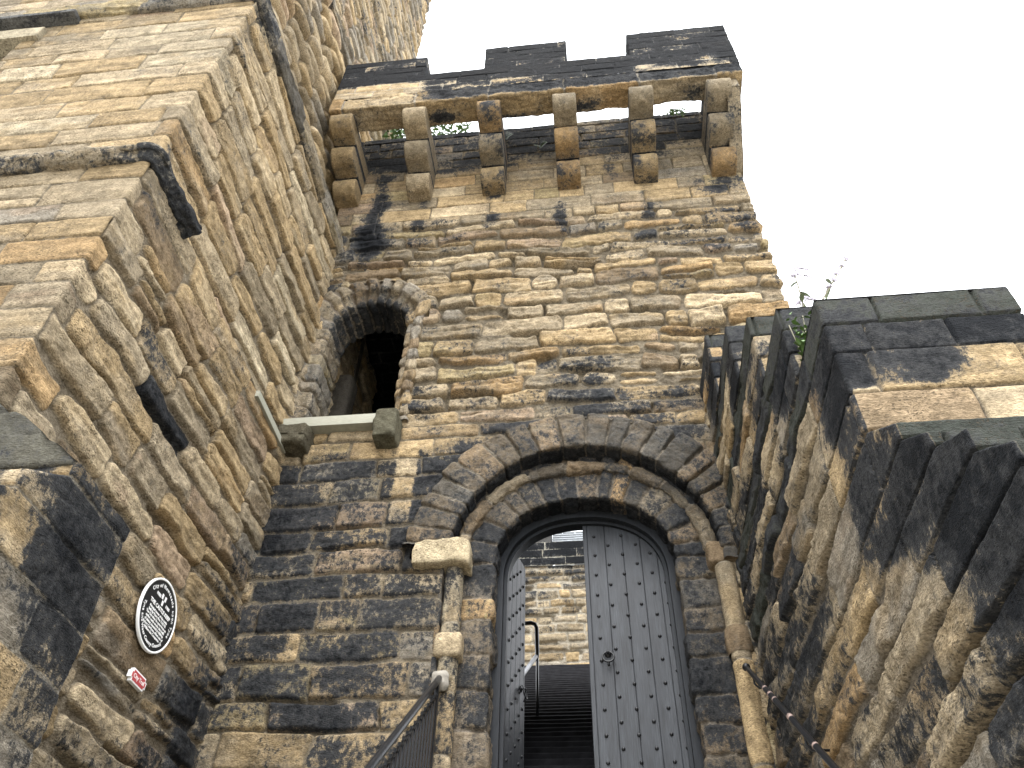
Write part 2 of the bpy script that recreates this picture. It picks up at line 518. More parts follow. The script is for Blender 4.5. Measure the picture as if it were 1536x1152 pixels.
tag(bm_obj('inner_steps', bm, STEPM), kind='structure')

# ================================================================ CASTLE KEEP
keep = thing('castle_keep', (-4.6, 7.0, -1.62), 'tall castle keep of buff sandstone filling the left side, with projecting string courses', 'castle')

def keep_stage(seed, hlo, hhi, llo, lhi, z0, z1, xs, yc, yend, front_len, dz, cells, zd0, zd1, pal, side, soot, jfront=.020, off_front=.011, sootc=None, keepf=None):
    pts = [(xs - front_len, yc), (xs, yc), (xs, yend), (xs - 4.0, yend)]
    L1 = front_len; L2 = L1 + yend - yc
    s = axis_samples(0, L2 + 4.0, max(0, L1 - 4.6), L2 + .15, dz, .4)
    z = axis_samples(z0, z1, zd0, zd1, dz, .3)
    rng = random.Random(seed)
    rows = make_rows(z0 - .2, z1 + .3, lambda v, r: r.uniform(hlo, hhi), rng)
    def pat(U, V):
        k = sstep(-.05, .25, U)                      # 0 on the front, 1 on the flank
        return masonry(U, V, rows, lambda v, h, r: r.uniform(llo, lhi) * (1.25 if r.random() < .2 else 1), seed, pal,
                       jd=jfront + (side['jd'] - jfront) * k, rw=.03 + (side['rw'] - .03) * k, bulge=.006 + (side['bulge'] - .006) * k,
                       off=off_front + (side['off'] - off_front) * k, rough=.006 + (side['rough'] - .006) * k, bed=side['bed'] * k,
                       warp=.012 + (side['warp'] - .012) * k, rc=.02 + .05 * k, gap=.006 + side['gap'] * k, soot=soot,
                       jw=.006 - .002 * k, mortar=(.27, .232, .175), flush=.32 - .26 * k, sootpat=(1.0, .35, .1), tilt=side.get('tilt', 0) * k, skew=.07 * k, split=side.get('split', 0), wave=.03 * k, sootc=sootc)
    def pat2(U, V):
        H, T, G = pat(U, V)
        return H, T * (.76 + .26 * sstep(-.05, .25, U))[..., None], G  # front colour lowered against the flank to even out the lighting
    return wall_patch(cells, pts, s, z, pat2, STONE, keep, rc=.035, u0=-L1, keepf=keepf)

def soot_k1(U, V):
    b = np.full(U.shape, -.42)
    b += .46 * sstep(6.2 - 3.55, 7.7 - 3.55, U) * sstep(6.4, 4.2, V)          # grime by the re-entrant corner
    b += .16 * sstep(0, .15, U) * sstep(1.0, .1, U) * sstep(5.0, 5.8, V)
    b += .22 * sstep(0, .15, U) * sstep(6.2, 6.8, V) * sstep(2.2, .6, U)
    b += .18 * sstep(3.4, 2.2, V) * sstep(0, .2, U) + .12 * sstep(4.6, 3.8, V) * sstep(.2, .6, U)
    return b
def sootc_k1(uc, vc):
    b = 0 * uc
    for (y, z, ru, rv, a) in ((5.03, 5.22, .36, .2, .8), (5.1, 5.72, .36, .17, .30)):
        b = b + a * ((np.abs(uc - (y - 3.55)) < ru) & (np.abs(vc - z) < rv))
    return b

K1P = {'buff': 5, 'pale': 3, 'greybuff': 4, 'pink': .8, 'orange': .3, 'brown': 1, 'grey': 1}
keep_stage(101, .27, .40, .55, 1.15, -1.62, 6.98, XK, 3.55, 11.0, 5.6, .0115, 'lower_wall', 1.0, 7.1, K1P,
           dict(jd=.055, rw=.034, bulge=.004, off=.014, rough=.013, bed=.008, warp=.055, gap=.014, tilt=.11, split=.14), soot_k1, sootc=sootc_k1)

def soot_k2(U, V):
    b = np.full(U.shape, -.44)
    b += .22 * sstep(0, .1, U) * sstep(.9, .1, U)
    b += .16 * sstep(11.0, 11.5, V) * sstep(-.1, .1, U)
    b += .12 * sstep(0, .1, U) * sstep(8.4, 7.2, V) * sstep(2.0, .5, U)
    return b
keep_stage(202, .31, .42, .60, 1.30, 7.08, 11.45, -4.12, 3.63, 11.0, 5.6, .0125, 'middle_wall', 7.08, 11.45, {'buff': 6, 'cream': 1.2, 'pale': 3, 'greybuff': 3.4, 'orange': .35, 'pink': .3},
           dict(jd=.085, rw=.028, bulge=.003, off=.026, rough=.013, bed=.012, warp=.05, gap=.016, tilt=.17, split=.0), soot_k2, keepf=lambda U, V: ~((U < -3.12) & (V > 9.2) & (V < 10.85)))

def soot_k3(U, V):
    return np.full(U.shape, -.5) + .2 * sstep(12.6, 12.0, V)
K3P = {'buff': 4, 'pale': 4, 'greybuff': 3, 'pink': 1.2, 'grey': 1.5}
keep_stage(303, .26, .42, .55, 1.1, 11.9, 17.1, -4.62, 3.70, 11.0, 6.0, .02, 'upper_wall', 11.9, 17.1, K3P,
           dict(jd=.09, rw=.12, bulge=.075, off=.03, rough=.012, bed=.0, warp=.05, gap=.03, tilt=.1), soot_k3)
keep_stage(404, .24, .36, .45, 1.0, 17.0, 37.0, -4.98, 4.5, 11.0, 3.0, .03, 'top_wall', 17.0, 34.0, K3P | {'grey': 3},
           dict(jd=.06, rw=.06, bulge=.03, off=.03, rough=.012, bed=.0, warp=.03, gap=.03, tilt=.1), lambda U, V: np.full(U.shape, -.20))

def ledge(name, pts, prof, d, seed, tone, grime, parent, s_end, lens=(.6, 1.3), erode=.03, s0=0.0):
    """moulded band along a plan polyline; prof in (out, z) walked from bottom to top"""
    pr = [np.array(p, float) for p in prof]
    tot = sum(np.linalg.norm(b - a) for a, b in zip(pr, pr[1:]))
    sv = np.linspace(0, tot, int(tot / d) + 2)
    pp, pn, _ = plan_path(pr, .02, sv)
    s = np.arange(s0, s_end, d)
    pos, nor, L = plan_path(pts, .03, s)
    U, V = np.meshgrid(s, sv)
    H, T, G = masonry(U, V, np.array([-.3, tot + .3]), lambda v, h, r: r.uniform(*lens), seed, tone, jd=.03, rw=.04, bulge=.0, off=.012,
                      rough=erode * .35, warp=.02, gap=.012, soot=lambda u, v: grime + 0 * u, sootpat=(1., .3, 0))
    er = -erode * np.clip(fbm(U * 2.2, V * 4, seed + 50, 4) - .05, 0, 1) * 1.6
    H = H + er
    o = pp[:, 0][:, None] + pn[:, 0][:, None] * H
    P = np.empty(U.shape + (3,))
    P[..., 0] = pos[None, :, 0] + nor[None, :, 0] * o
    P[..., 1] = pos[None, :, 1] + nor[None, :, 1] * o
    P[..., 2] = pp[:, 1][:, None] + pn[:, 1][:, None] * H
    # close the far end of the band
    e = P[:, -1]; Q = np.stack([e, e * 1.0]); Q[1, :, :2] -= nor[-1][None] * .2
    return grid_mesh(name, P, STONE, parent, None, T, G, [(Q, None, np.stack([T[:, -1]] * 2), np.stack([G[:, -1]] * 2))])

GRN = {'grey': 3, 'greybuff': 2, 'olive': 2}
# lower string course: along the front, round the corner and a metre down the flank, where it is broken off
ledge('string_course', [(-9.6, 3.55), (-4.03, 3.55), (-4.03, 4.45)], [(-.1, 6.92), (.06, 6.93), (.15, 7.02), (.15, 7.08), (.02, 7.17), (-.15, 7.19)], .012, 11, GRN, .02, keep, 6.45, erode=.06)
# upper set-off: front, corner and the whole flank to the gate tower
ledge('string_course', [(-9.7, 3.62), (-4.12, 3.62), (-4.12, 8.0)], [(-.06, 11.40), (.05, 11.42), (.10, 11.50), (.05, 11.60), (.03, 11.92), (-.05, 11.97), (-.6, 12.02)], .016, 12, GRN | {'dark': 2}, -.10, keep, 9.96, lens=(.8, 1.5), erode=.04)
ledge('string_course', [(-7.0, 4.1), (-4.62, 4.1), (-4.62, 10.9)], [(-.05, 16.95), (.05, 16.97), (.05, 17.12), (-.4, 17.2)], .03, 13, GRN, -.05, keep, 9.1, lens=(.7, 1.2))

# window at the top left of the keep front, with sill and dark hood slab
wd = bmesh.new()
bx(wd, -9.2, -7.20, 4.30, 4.36, 8.9, 11.2, 0)  # dark back panel painted as the unlit interior
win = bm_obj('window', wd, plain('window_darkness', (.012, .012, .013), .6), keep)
bm = bmesh.new(); bx(bm, -9.2, -7.0, 3.545, 3.9, 10.82, 11.12, .015)

def stone_attr(o, tone, grime=0.0, var=.1, gfun=None):
    me = o.data; n_ = len(me.vertices)
    co = np.empty(n_ * 3, np.float32); me.vertices.foreach_get('co', co); co = co.reshape(-1, 3)
    f = fbm(co[:, 0] * 3 + co[:, 2] * 1.3, co[:, 1] * 3 - co[:, 2] * 2.1, 5, 3)
    t = np.array(tone)[None] * (1 + var * 2 * f[:, None])
    a = me.attributes.new('tone', 'FLOAT_COLOR', 'POINT')
    a.data.foreach_set('color', np.concatenate([np.clip(t, 0, 1), np.ones((n_, 1))], 1).astype(np.float32).ravel())
    g_ = np.full(n_, grime) if gfun is None else gfun(co)
    g_ = g_ + .35 * fbm(co[:, 0] * 4 + 9 + co[:, 2], co[:, 1] * 4 - co[:, 2] * 3, 8, 3)
    a = me.attributes.new('grime', 'FLOAT', 'POINT')
    a.data.foreach_set('value', g_.astype(np.float32))
    return o

def rough_box(name, x0, x1, y0, y1, z0, z1, tone, grime, parent=None, mat=None, bev=.03, amp=.012, cell=.05, seed=0, var=.1, gfun=None, shape=None, fq=5.0, fz=1.0):
    """a worked stone: box with eased edges, subdivided and weathered"""
    def ax(a, b):
        m = max(2, int(round((b - a) / cell)))
        return np.linspace(a, b, m + 1)
    X, Y, Z = ax(x0, x1), ax(y0, y1), ax(z0, z1)
    c = np.array([(x0 + x1) / 2, (y0 + y1) / 2, (z0 + z1) / 2]); hf = np.array([x1 - x0, y1 - y0, z1 - z0]) / 2
    grids = []
    for axis in range(3):
        for sgn in (0, 1):
            A, B = [(Y, Z), (X, Z), (X, Y)][axis]
            a, b = np.meshgrid(A, B)
            p = np.empty(a.shape + (3,))
            oth = [i for i in range(3) if i != axis]
            p[..., oth[0]] = a; p[..., oth[1]] = b
            p[..., axis] = (x0, y0, z0)[axis] if sgn == 0 else (x1, y1, z1)[axis]
            q = p - c
            inner = np.clip(q, -(hf - bev), hf - bev)
            dlt = q - inner
            nrm = dlt / np.maximum(np.linalg.norm(dlt, axis=-1, keepdims=True), 1e-9)
            p = c + inner + nrm * bev
            f = fbm(p[..., 0] * fq + p[..., 2] * .62 * fq * fz + seed, p[..., 1] * fq + p[..., 2] * .86 * fq * fz - seed, seed, 5, .6) * 1.6 * amp
            p = p + nrm * f[..., None]
            if shape is not None: p = shape(p)
            grids.append(p)
    ex = []
    for p in grids:
        f = fbm(p[..., 0] * 3 + p[..., 2] * 1.3 + seed, p[..., 1] * 3 - p[..., 2] * 2.1, seed + 5, 3)
        t = np.array(tone)[None, None] * (1 + var * 2 * f[..., None])
        gg = (np.full(f.shape, float(grime)) if gfun is None else gfun(p)) + .35 * fbm(p[..., 0] * 4 + 9 + p[..., 2] + seed, p[..., 1] * 4 - p[..., 2] * 3, seed + 8, 3)
        ex.append((p, None, np.clip(t, 0, 1), gg))
    return grid_mesh(name, ex[0][0], mat or STONE, parent, None, ex[0][2], ex[0][3], ex[1:])

bm.free()
rough_box('reveal', -7.25, -7.0, 3.66, 4.34, 9.0, 10.9, (.33, .28, .21), -.05, win, seed=33)
rough_box('lintel', -9.2, -7.0, 3.56, 3.9, 10.82, 11.14, (.40, .36, .27), .02, win, seed=31)
rough_box('hood_slab', -9.2, -6.62, 3.46, 3.9, 11.3, 11.40, (.15, .155, .16), .45, win, seed=32, amp=.006)
rough_box('ledge', -4.2, -3.99, 6.70, 7.80, 6.865, 6.965, PAL['cream'], -.1, keep, BOARD, bev=.006, amp=.002)

# ================================================================ GATE TOWER
tower = thing('gate_tower', (-.5, D, 2.7), 'sandstone gate tower with round arched doorway, small arched window and battlements on six corbels', 'tower')
rng = random.Random(77)
def tower_h(v, r):
    if v < 7.0: return r.uniform(.30, .42)
    if v < 12.2: return r.uniform(.22, .37)
    if v < 13.9: return r.uniform(.32, .37)
    return r.uniform(.27, .31)
TROWS = make_rows(-1.8, 15.9, tower_h, rng)
def tower_len(v, h, r):
    if v < 7.0: return r.uniform(.45, 1.25)
    if v < 12.2: return r.choice([r.uniform(.3, .6), r.uniform(.6, 1.2), r.uniform(.8, 1.3)])
    return r.uniform(.45, 1.25)
def spot(U, V, x, z, rx, rz):
    return np.exp(-(((U - x) / rx) ** 2 + ((V - z) / rz) ** 2) * 1.2)
def streak(U, V, x, hw, zt, zb):
    return sstep(hw * 1.9, hw * .3, np.abs(U - x + .06 * vn(V * 3, U * 0, 3))) * sstep(zt + .15, zt - .15, V) * sstep(zb - .35, zb + .35, V) * (.75 + .4 * vn(U * 5, V * 4, 8))
def tower_soot_shade(U, V):
    b = -.34 + .12 * sstep(7.0, 7.6, V) * sstep(12.6, 11.8, V) + .10 * vn(U * .7, V * .8, 77)
    low = sstep(7.15, 6.6, V) * sstep(-1.2, -1.7, U)
    b += low * (.47 - .13 * sstep(4.4, 3.2, V))
    b += .20 * sstep(7.4, 6.9, V) * (1 - low) * sstep(2.7, 2.2, np.hypot(U - CX, V - CZ))
    b += .22 * sstep(2.75, 2.1, np.hypot(U - CX, V - CZ)) * sstep(4.9, 5.5, V)
    b -= .40 * sstep(.16, .1, np.abs(U + 2.35)) * sstep(5.6, 5.9, V) * sstep(7.2, 7.0, V)      # washed clean below the sill
    b += .70 * streak(U, V, -3.62, .17, 14.0, 11.4)
    b += .60 * streak(U, V, -1.45, .13, 13.2, 11.9) + .45 * streak(U, V, -2.75, .09, 13.4, 12.1)
    b += .45 * streak(U, V, -.2, .08, 12.6, 11.6) + .4 * streak(U, V, 1.3, .09, 12.9, 11.9) + .45 * streak(U, V, .75, .1, 13.9, 13.2)
    b += .55 * spot(U, V, -3.55, 11.75, .5, .45) + .5 * spot(U, V, 2.85, 12.75, .55, .35) + .35 * spot(U, V, 2.9, 11.4, .3, .3)
    b += .55 * sstep(13.6, 14.4, V)  # soot and the shade behind the battlement, painted together
    b += .25 * spot(U, V, -.1, 7.75, 1.0, .22) + .3 * spot(U, V, 1.3, 7.3, .6, .5)
    b += .22 * sstep(-3.6, -4.0, U) * sstep(7.3, 7.9, V) * sstep(11.2, 10.6, V)
    b += .12 * sstep(10.2, 8.2, V) * sstep(-.4, -1.2, U) * sstep(7.2, 7.6, V)
    return b
TP_LOW = {'buff': 3, 'pale': 2, 'greybuff': 3, 'orange': 1, 'brown': 1.5, 'grey': 1}
def tower_pat(U, V):
    mid = sstep(7.2, 7.8, V) * sstep(12.4, 12.0, V); up = sstep(12.0, 12.4, V); lo = 1 - mid - up
    mid = np.clip(mid, 0, 1)
    H, T, G = masonry(U, V, TROWS, tower_len, 900, {'buff': 4.6, 'greybuff': 3.4, 'orange': .6, 'pale': 2.8, 'olive': 1.4, 'brown': 1.5, 'pink': .7, 'grey': .8},
                   jd=.040 * lo + .064 * mid + .022 * up, rw=.040 * lo + .040 * mid + .022 * up, bulge=.006 * lo + .010 * mid + .003 * up,
                   off=.014 * lo + .024 * mid + .007 * up, rough=.012 * lo + .019 * mid + .006 * up, bed=.004 * lo + .020 * mid + .002 * up,
                   warp=.028 * lo + .045 * mid + .012 * up, rc=.04 * lo + .08 * mid + .02 * up, gap=.02 * lo + .035 * mid + .006 * up,
                   jw=.005, mortar=(.19, .163, .122), flush=.10 * mid + .28 * (1 - mid), soot=tower_soot_shade, sootpat=(1.05, .38, .12), tilt=.20 * mid + .06 * lo, skew=.02 * lo + .085 * mid, split=np.where(mid > .5, .10, 0), wave=.012 * lo + .055 * mid)
    return H, T, G
s = axis_samples(0, 7.4 + 5.2, 0, 8.6, .0125, .4)
z = axis_samples(-1.62, 15.48, 2.55, 15.48, .0125, .4)
def tower_keep(U, V):
    r = np.hypot(U - CX, V - CZ)
    door = (np.where(V < CZ, np.abs(U - CX) < 1.62, r < 2.02))
    dx = U - WX
    wn = (V > 7.42) & np.where(V < WZ, (dx > -1.0) & (dx < .78), np.hypot(dx, V - WZ) < 1.0)
    return ~(door | wn)
wall_patch('front_wall', [(-4.35, D), (XR, D), (XR, 13.1)], s, z, tower_pat, STONE, tower, rc=.05, u0=-4.35, keepf=tower_keep, cap=False)

# roof deck and the rest of the tower's shell
bm = bmesh.new()
bx(bm, -4.9, XR - .06, D + .5, 13.0, 15.0, 15.2)
bx(bm, -4.6, XR - .06, D + .10, D + .5, 13.2, 15.44)
bx(bm, -4.9, -1.62, 12.6, 13.1, -1.62, 15.0); bx(bm, 1.62, XR - .06, 12.6, 13.1, -1.62, 15.0); bx(bm, -1.62, 1.62, 12.6, 13.1, 9.75, 15.0)
stone_attr(bm_obj('rear_wall', bm, STONE, tower), PAL['greybuff'], 0)

# ---- the round-headed gate: inner order with jambs, hood roll, outer order
def supere(a, b, p, m=400):
    th = np.linspace(math.pi, 0, m)
    c_, s_ = np.cos(th), np.sin(th)
    return np.stack([CX + a * np.sign(c_) * np.abs(c_) ** (2 / p), CZ + b * np.abs(s_) ** (2 / p)], 1)
def resample(pts, d):
    L = np.concatenate([[0], np.cumsum(np.linalg.norm(np.diff(pts, axis=0), axis=1))])
    s_ = np.arange(0, L[-1], d)
    P_ = np.stack([np.interp(s_, L, pts[:, 0]), np.interp(s_, L, pts[:, 1])], 1)
    return P_, s_, L[-1]
def path_normals(P_, smooth=9):
    t = np.gradient(P_, axis=0)
    n_ = np.stack([-t[:, 1], t[:, 0]], 1)
    k = np.ones(smooth) / smooth
    pad = smooth // 2
    for i in range(2):
        n_[:, i] = np.convolve(np.pad(n_[:, i], pad, mode='edge'), k, mode='valid')
    return n_ / np.linalg.norm(n_, axis=1)[:, None]
gate_curve = supere(1.05, .90, 2.2)
zb = 2.2
full = np.concatenate([[[CX - 1.05, zb]], gate_curve, [[CX + 1.05, zb]]])
gp, gs, gl = resample(full, .011)
gn = path_normals(gp, 15)
jl_ = CZ - zb
def walk(a, b, lo, hi, r):
    o = [a]
    while o[-1] < b - lo * .7: o.append(min(b, o[-1] + r.uniform(lo, hi)))
    o[-1] = b
    return o
rng = random.Random(5)
arc = gl - 2 * jl_
gj = walk(-.05, jl_, .27, .42, rng)[:-1] + walk(jl_, jl_ + arc, .155, .27, rng)[:-1] + walk(jl_ + arc, gl + .05, .27, .42, rng)
def prof_of(pts, rc, d):
    p, n_, s_ = profile(pts, rc, d)
    return p, -n_, s_
pp, pn, ps = prof_of([(.80, D + .19), (0, D + .17), (0, D + .62)], .035, .011)
def gate_soot(base, amp=.25):
    def f(U, V): return base + amp * vn(U * .9, V * .7, 3)
    return f
GP = {'umber': 4, 'smoke': 3, 'brown': 2.6, 'greybuff': .8, 'orange': .3}
def gate_pat(U, V):
    arch_ = sstep(jl_ - .2, jl_ + .1, U) * sstep(gl - jl_ + .2, gl - jl_ - .1, U)
    H, T, G = masonry(U, V, np.array([-.4, ps[-1] + .5]), None, 41, GP, jd=.028, rw=.035, bulge=.010, off=.010, rough=.016, warp=.020, rc=.04, gap=.009, tilt=.05,
                   joints=[gj], soot=lambda u, v: -.12 + .08 * arch_ - .08 * sstep(1.6, .5, u) + .30 * sstep(.78, .92, v) * arch_ + .1 * sstep(2.2, 3.0, u), sootpat=(.9, .3, .1), mortar=(.17, .15, .125), flush=.5)  # soot, plus the shade of the arch soffit painted in
    T = T * (1 + .45 * sstep(jl_ + .1, jl_ - .5, U))[..., None]          # left jamb less weathered
    return H, np.clip(T, 0, .6), G
sweep_patch('gate_arch', gp, gn, gs, pp, pn, ps, gate_pat, STONE, tower)

# hood roll over the inner order
hp, hs_, hl = resample(supere(1.05 + .40, .90 + .46, 2.12), .012)
hn = path_normals(hp, 15)
pp2, pn2, ps2 = prof_of([(.09, D + .20), (.08, D + .12), (0, D + .085), (-.07, D + .12), (-.08, D + .20)], .03, .012)
sweep_patch('arch_moulding', hp, hn, hs_, pp2, pn2, ps2,
            lambda U, V: masonry(U, V, np.array([-.4, .8]), lambda v, h, r: r.uniform(.3, .7), 43, GP | {'greybuff': 2}, jd=.035, rw=.035, bulge=.0, off=.012, rough=.022, warp=.015, gap=.01,
                                 soot=gate_soot(-.10), sootpat=(.9, .3, 0), mortar=(.22, .195, .16)), STONE, tower)
# outer order
th = np.linspace(math.pi - .07, -.12, 900)
R0 = 1.56
op = np.stack([CX + R0 * np.cos(th), CZ + R0 * np.sin(th)], 1); on = np.stack([np.cos(th), np.sin(th)], 1)
osu = (math.pi - .07 - th) * 1.8
pp3, pn3, ps3 = prof_of([(.54, D + .10), (.53, D - .085), (0, D - .075), (0, D + .24)], .04, .012)
def outer_pat(U, V):
    return masonry(U, V, np.array([-.4, ps3[-1] + .5]), lambda v, h, r: r.uniform(.20, .36), 47, {'umber': 3.2, 'smoke': 4, 'brown': 1.6, 'greybuff': .8}, jd=.03, rw=.035, bulge=.010, off=.010, rough=.014, warp=.018, rc=.035, gap=.008, tilt=.05,
                   soot=lambda u, v: -.10 + .40 * sstep(.70, .84, v) + .10 * sstep(3.4, 4.5, u), sootpat=(.7, .2, .05), mortar=(.20, .18, .15), flush=.4)  # the soffit's recess shade is painted on top of the soot
sweep_patch('outer_arch', op, on, osu, pp3, pn3, ps3, outer_pat, STONE, tower)
# squared reveals below the outer order
for sx in (-1, 1):
    zz = np.arange(2.2, CZ + .05, .012)
    jp = np.stack([np.full(len(zz), CX + sx * 1.60), zz], 1); jn = np.stack([np.full(len(zz), float(sx)), zz * 0], 1)
    p4, n4, s4 = prof_of([(.05, D), (0, D), (0, D + .3)], .02, .012)
    sweep_patch('jamb', jp, jn, zz, p4, n4, s4,
                lambda U, V: masonry(U, V, np.array([-.4, .8]), lambda v, h, r: r.uniform(.27, .38), 49 + sx, GP, jd=.03, rw=.04, bulge=.0, off=.01, rough=.01, warp=.015, gap=.012,
                                     soot=gate_soot(.08), sootpat=(1., .35, 0)), STONE, tower)

def shaft(name, x, y, r, z0, z1, seed, pal, grime, parent, mort=False, lens=(.5, .9), flare=None):
    th = np.linspace(0, 2 * math.pi, 44); zz = np.arange(z0, z1, .014)
    U, V = np.meshgrid(zz, th); U = U.T; V = V.T * r
    H, T, G = masonry(U, V, np.array([-1, 9.]), lambda v, h, rr: rr.uniform(*lens), seed, pal, jd=.014, rw=.02, bulge=0, off=.004, rough=.006, warp=.006, gap=.006,
                      soot=lambda u, v: grime + 0 * u, sootpat=(1.1, .35, 0))
    H[:, -1] = H[:, 0]
    rr = r + H + (flare(U) if flare else 0)
    P = np.stack([x + rr * np.cos(th)[None], y + rr * np.sin(th)[None], U], -1)
    return grid_mesh(name, P, STONE, parent, None, T, G)
SHP = {'pale': 3, 'buff': 4, 'cream': 1}
sl = shaft('shaft', -1.62, D + .09, .105, 2.2, 5.1, 61, SHP, -.02, tower)
rough_box('annulet', -1.77, -1.47, D - .05, D + .2, 3.98, 4.26, PAL['pale'], -.02, sl, bev=.05, amp=.02, cell=.02, seed=3)
sr = shaft('shaft', 1.42, D + .05, .105, 2.2, 5.0, 62, {'buff': 4, 'brown': 1.5, 'greybuff': 1}, -.36, tower, lens=(.9, 1.4))
shaft('annulet', 1.42, D + .06, .125, 3.93, 4.22, 63, {'brown': 3, 'buff': 2}, -.2, sr, lens=(3, 4), flare=lambda u: .018 * np.sin((u - 3.93) / .29 * math.pi))
# capitals: the left one a fresh pale stone
def capshape(p):
    q = p.copy(); k = np.clip((5.36 - p[..., 2]) / .34, 0, 1)
    m_ = p[..., 0] > -1.78
    q[..., 2] += np.where(m_, .03 * np.sin((p[..., 0] + 1.78) * 6), 0) - .07 * np.clip((p[..., 0] + 1.62) / .2, 0, 1) ** 2
    return q
rough_box('capital', -2.10, -1.44, D - .12, D + .25, 5.08, 5.38, (.62, .53, .37), -.4, tower, bev=.028, amp=.022, cell=.02, seed=9, shape=capshape)
rough_box('capital', 1.26, 1.62, D - .03, D + .22, 4.98, 5.28, PAL['brown'], .15, tower, bev=.06, amp=.02, cell=.02, seed=10)

# ---- arched window over the stair foot
wth = np.linspace(math.pi, 0, 240)
wc = np.stack([WX + .62 * np.cos(wth), WZ + .60 * np.sin(wth)], 1)
wfull = np.concatenate([[[WX - .62, 7.40]], wc, [[WX + .62, 7.40]]])
wp, ws_, wl = resample(wfull, .011); wn_ = path_normals(wp, 9)
wj = WZ - 7.40; warc = wl - 2 * wj
rng = random.Random(15)
wjo = walk(-.05, wj, .2, .36, rng)[:-1] + walk(wj, wj + warc, .12, .2, rng)[:-1] + walk(wj + warc, wl + .05, .18, .30, rng)
pp5, pn5, ps5 = prof_of([(.46, D + .10), (.455, D - .05), (.24, D - .03), (.18, D + .08), (.02, D + .10), (0, D + .15), (0, D + .74)], .04, .011)
Wd = np.ones(len(ws_))
def win_pat(U, V):
    a_ = sstep(wj - .3, wj + .1, U) * sstep(wl - wj + .3, wl - wj - .1, U)
    return masonry(U, V, np.array([-.4, 2.]), None, 53, {'greybuff': 3, 'buff': 3, 'brown': 2, 'grey': 2, 'olive': 1}, jd=.035, rw=.04, bulge=.012, off=.014, rough=.014, warp=.03, rc=.05, gap=.014,
                   joints=[wjo], soot=lambda u, v: -.24 + .12 * a_ + .32 * sstep(.5, .75, v) * (.25 + .75 * a_), sootpat=(.8, .2, .05), mortar=(.24, .21, .175), flush=.5)  # soot, with shade painted into the underside of the arch
# narrower on the right jamb: pull the profile in
kk = np.clip((ws_ - (wl - wj - .25)) / .3, 0, 1); scal = 1 - .0 * kk
U_, V_ = np.meshgrid(ws_, ps5)
Hh_, Tt_, Gg_ = win_pat(U_, V_)
oo = pp5[:, 0][:, None] * (1 - .42 * kk[None]) + pn5[:, 0][:, None] * Hh_
Pw = np.empty(U_.shape + (3,))
Pw[..., 0] = wp[None, :, 0] + wn_[None, :, 0] * oo; Pw[..., 2] = wp[None, :, 1] + wn_[None, :, 1] * oo
Pw[..., 1] = pp5[:, 1][:, None] + pn5[:, 1][:, None] * Hh_
grid_mesh('window_arch', Pw, STONE, tower, None, Tt_, Gg_)
# the chamber behind it, its shade painted in as dark stone and grime
def inner_box(name, x0, x1, y0, y1, z0, z1, seed, parent, pal, open_front=True):
    grids = []
    def add(P, U, V):
        H, T, G = masonry(U, V, make_rows(V.min() - .1, V.max() + .3, lambda v, r: r.uniform(.26, .34), random.Random(seed)), lambda v, h, r: r.uniform(.5, 1.0), seed, pal, jd=.012, rw=.03, bulge=.004, off=.006, rough=.006,
                          soot=lambda u, v: .55 + 0 * u)  # shade of the room, given as an even grime level
        grids.append((P, None, T, G))
    d = .03
    u = np.arange(x0, x1 + d, d); v = np.arange(z0, z1 + d, d); U, V = np.meshgrid(u, v)
    add(np.stack([U, 0 * U + y1, V], -1), U, V)
    u = np.arange(y0, y1 + d, d); U, V = np.meshgrid(u, v)
    add(np.stack([0 * U + x0, U, V], -1), U, V); add(np.stack([0 * U + x1, U, V], -1), U + 5, V)
    U, V = np.meshgrid(np.arange(x0, x1 + d, d), np.arange(y0, y1 + d, d))
    add(np.stack([U, V, 0 * U + z0], -1), U, V); add(np.stack([U, V, 0 * U + z1], -1), U, V + 9)
    return grid_mesh(name, grids[0][0], STONE, parent, None, grids[0][2], grids[0][3], grids[1:])
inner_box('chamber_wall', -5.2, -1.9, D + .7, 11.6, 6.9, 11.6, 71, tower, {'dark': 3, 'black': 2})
rough_box('pillar', -4.32, -3.86, 9.1, 9.5, 6.9, 9.75, (.085, .078, .068), .0, tower, bev=.10, amp=.015, cell=.04, seed=21)  # dark tone carries the chamber's shade
bm = bmesh.new()
bx(bm, -4.24, -4.10, 9.75, 9.9, 6.9, 11.6, .01)
bm_obj('timber_post', bm, plain('shade_toned_timber', (.07, .06, .045), .9, 0, 12, .4, .4, (3, 3, .6)), tower)  # timber coloured dark for the gloom of the chamber
# sill board and the two stumps of stone that carried an older sill
sb_ = rough_box('window_sill', -4.16, -2.66, D - .17, D + .75, 7.27, 7.44, PAL['cream'], -.3, tower, BOARD, bev=.008, amp=.003, cell=.05, seed=4)
def stubshape(p):
    q = p.copy(); k = np.clip((D - p[..., 1]) / .4, 0, 1)
    q[..., 2] -= .06 * k * (q[..., 2] > 7.05)
    return q
rough_box('sill_bracket', -4.08, -3.70, D - .32, D + .1, 6.90, 7.27, (.12, .11, .08), -.1, tower, bev=.045, amp=.03, cell=.02, seed=14, shape=stubshape)
rough_box('sill_bracket', -2.80, -2.50, D - .30, D + .1, 6.93, 7.40, (.13, .125, .09), -.05, tower, bev=.04, amp=.02, cell=.02, seed=17)

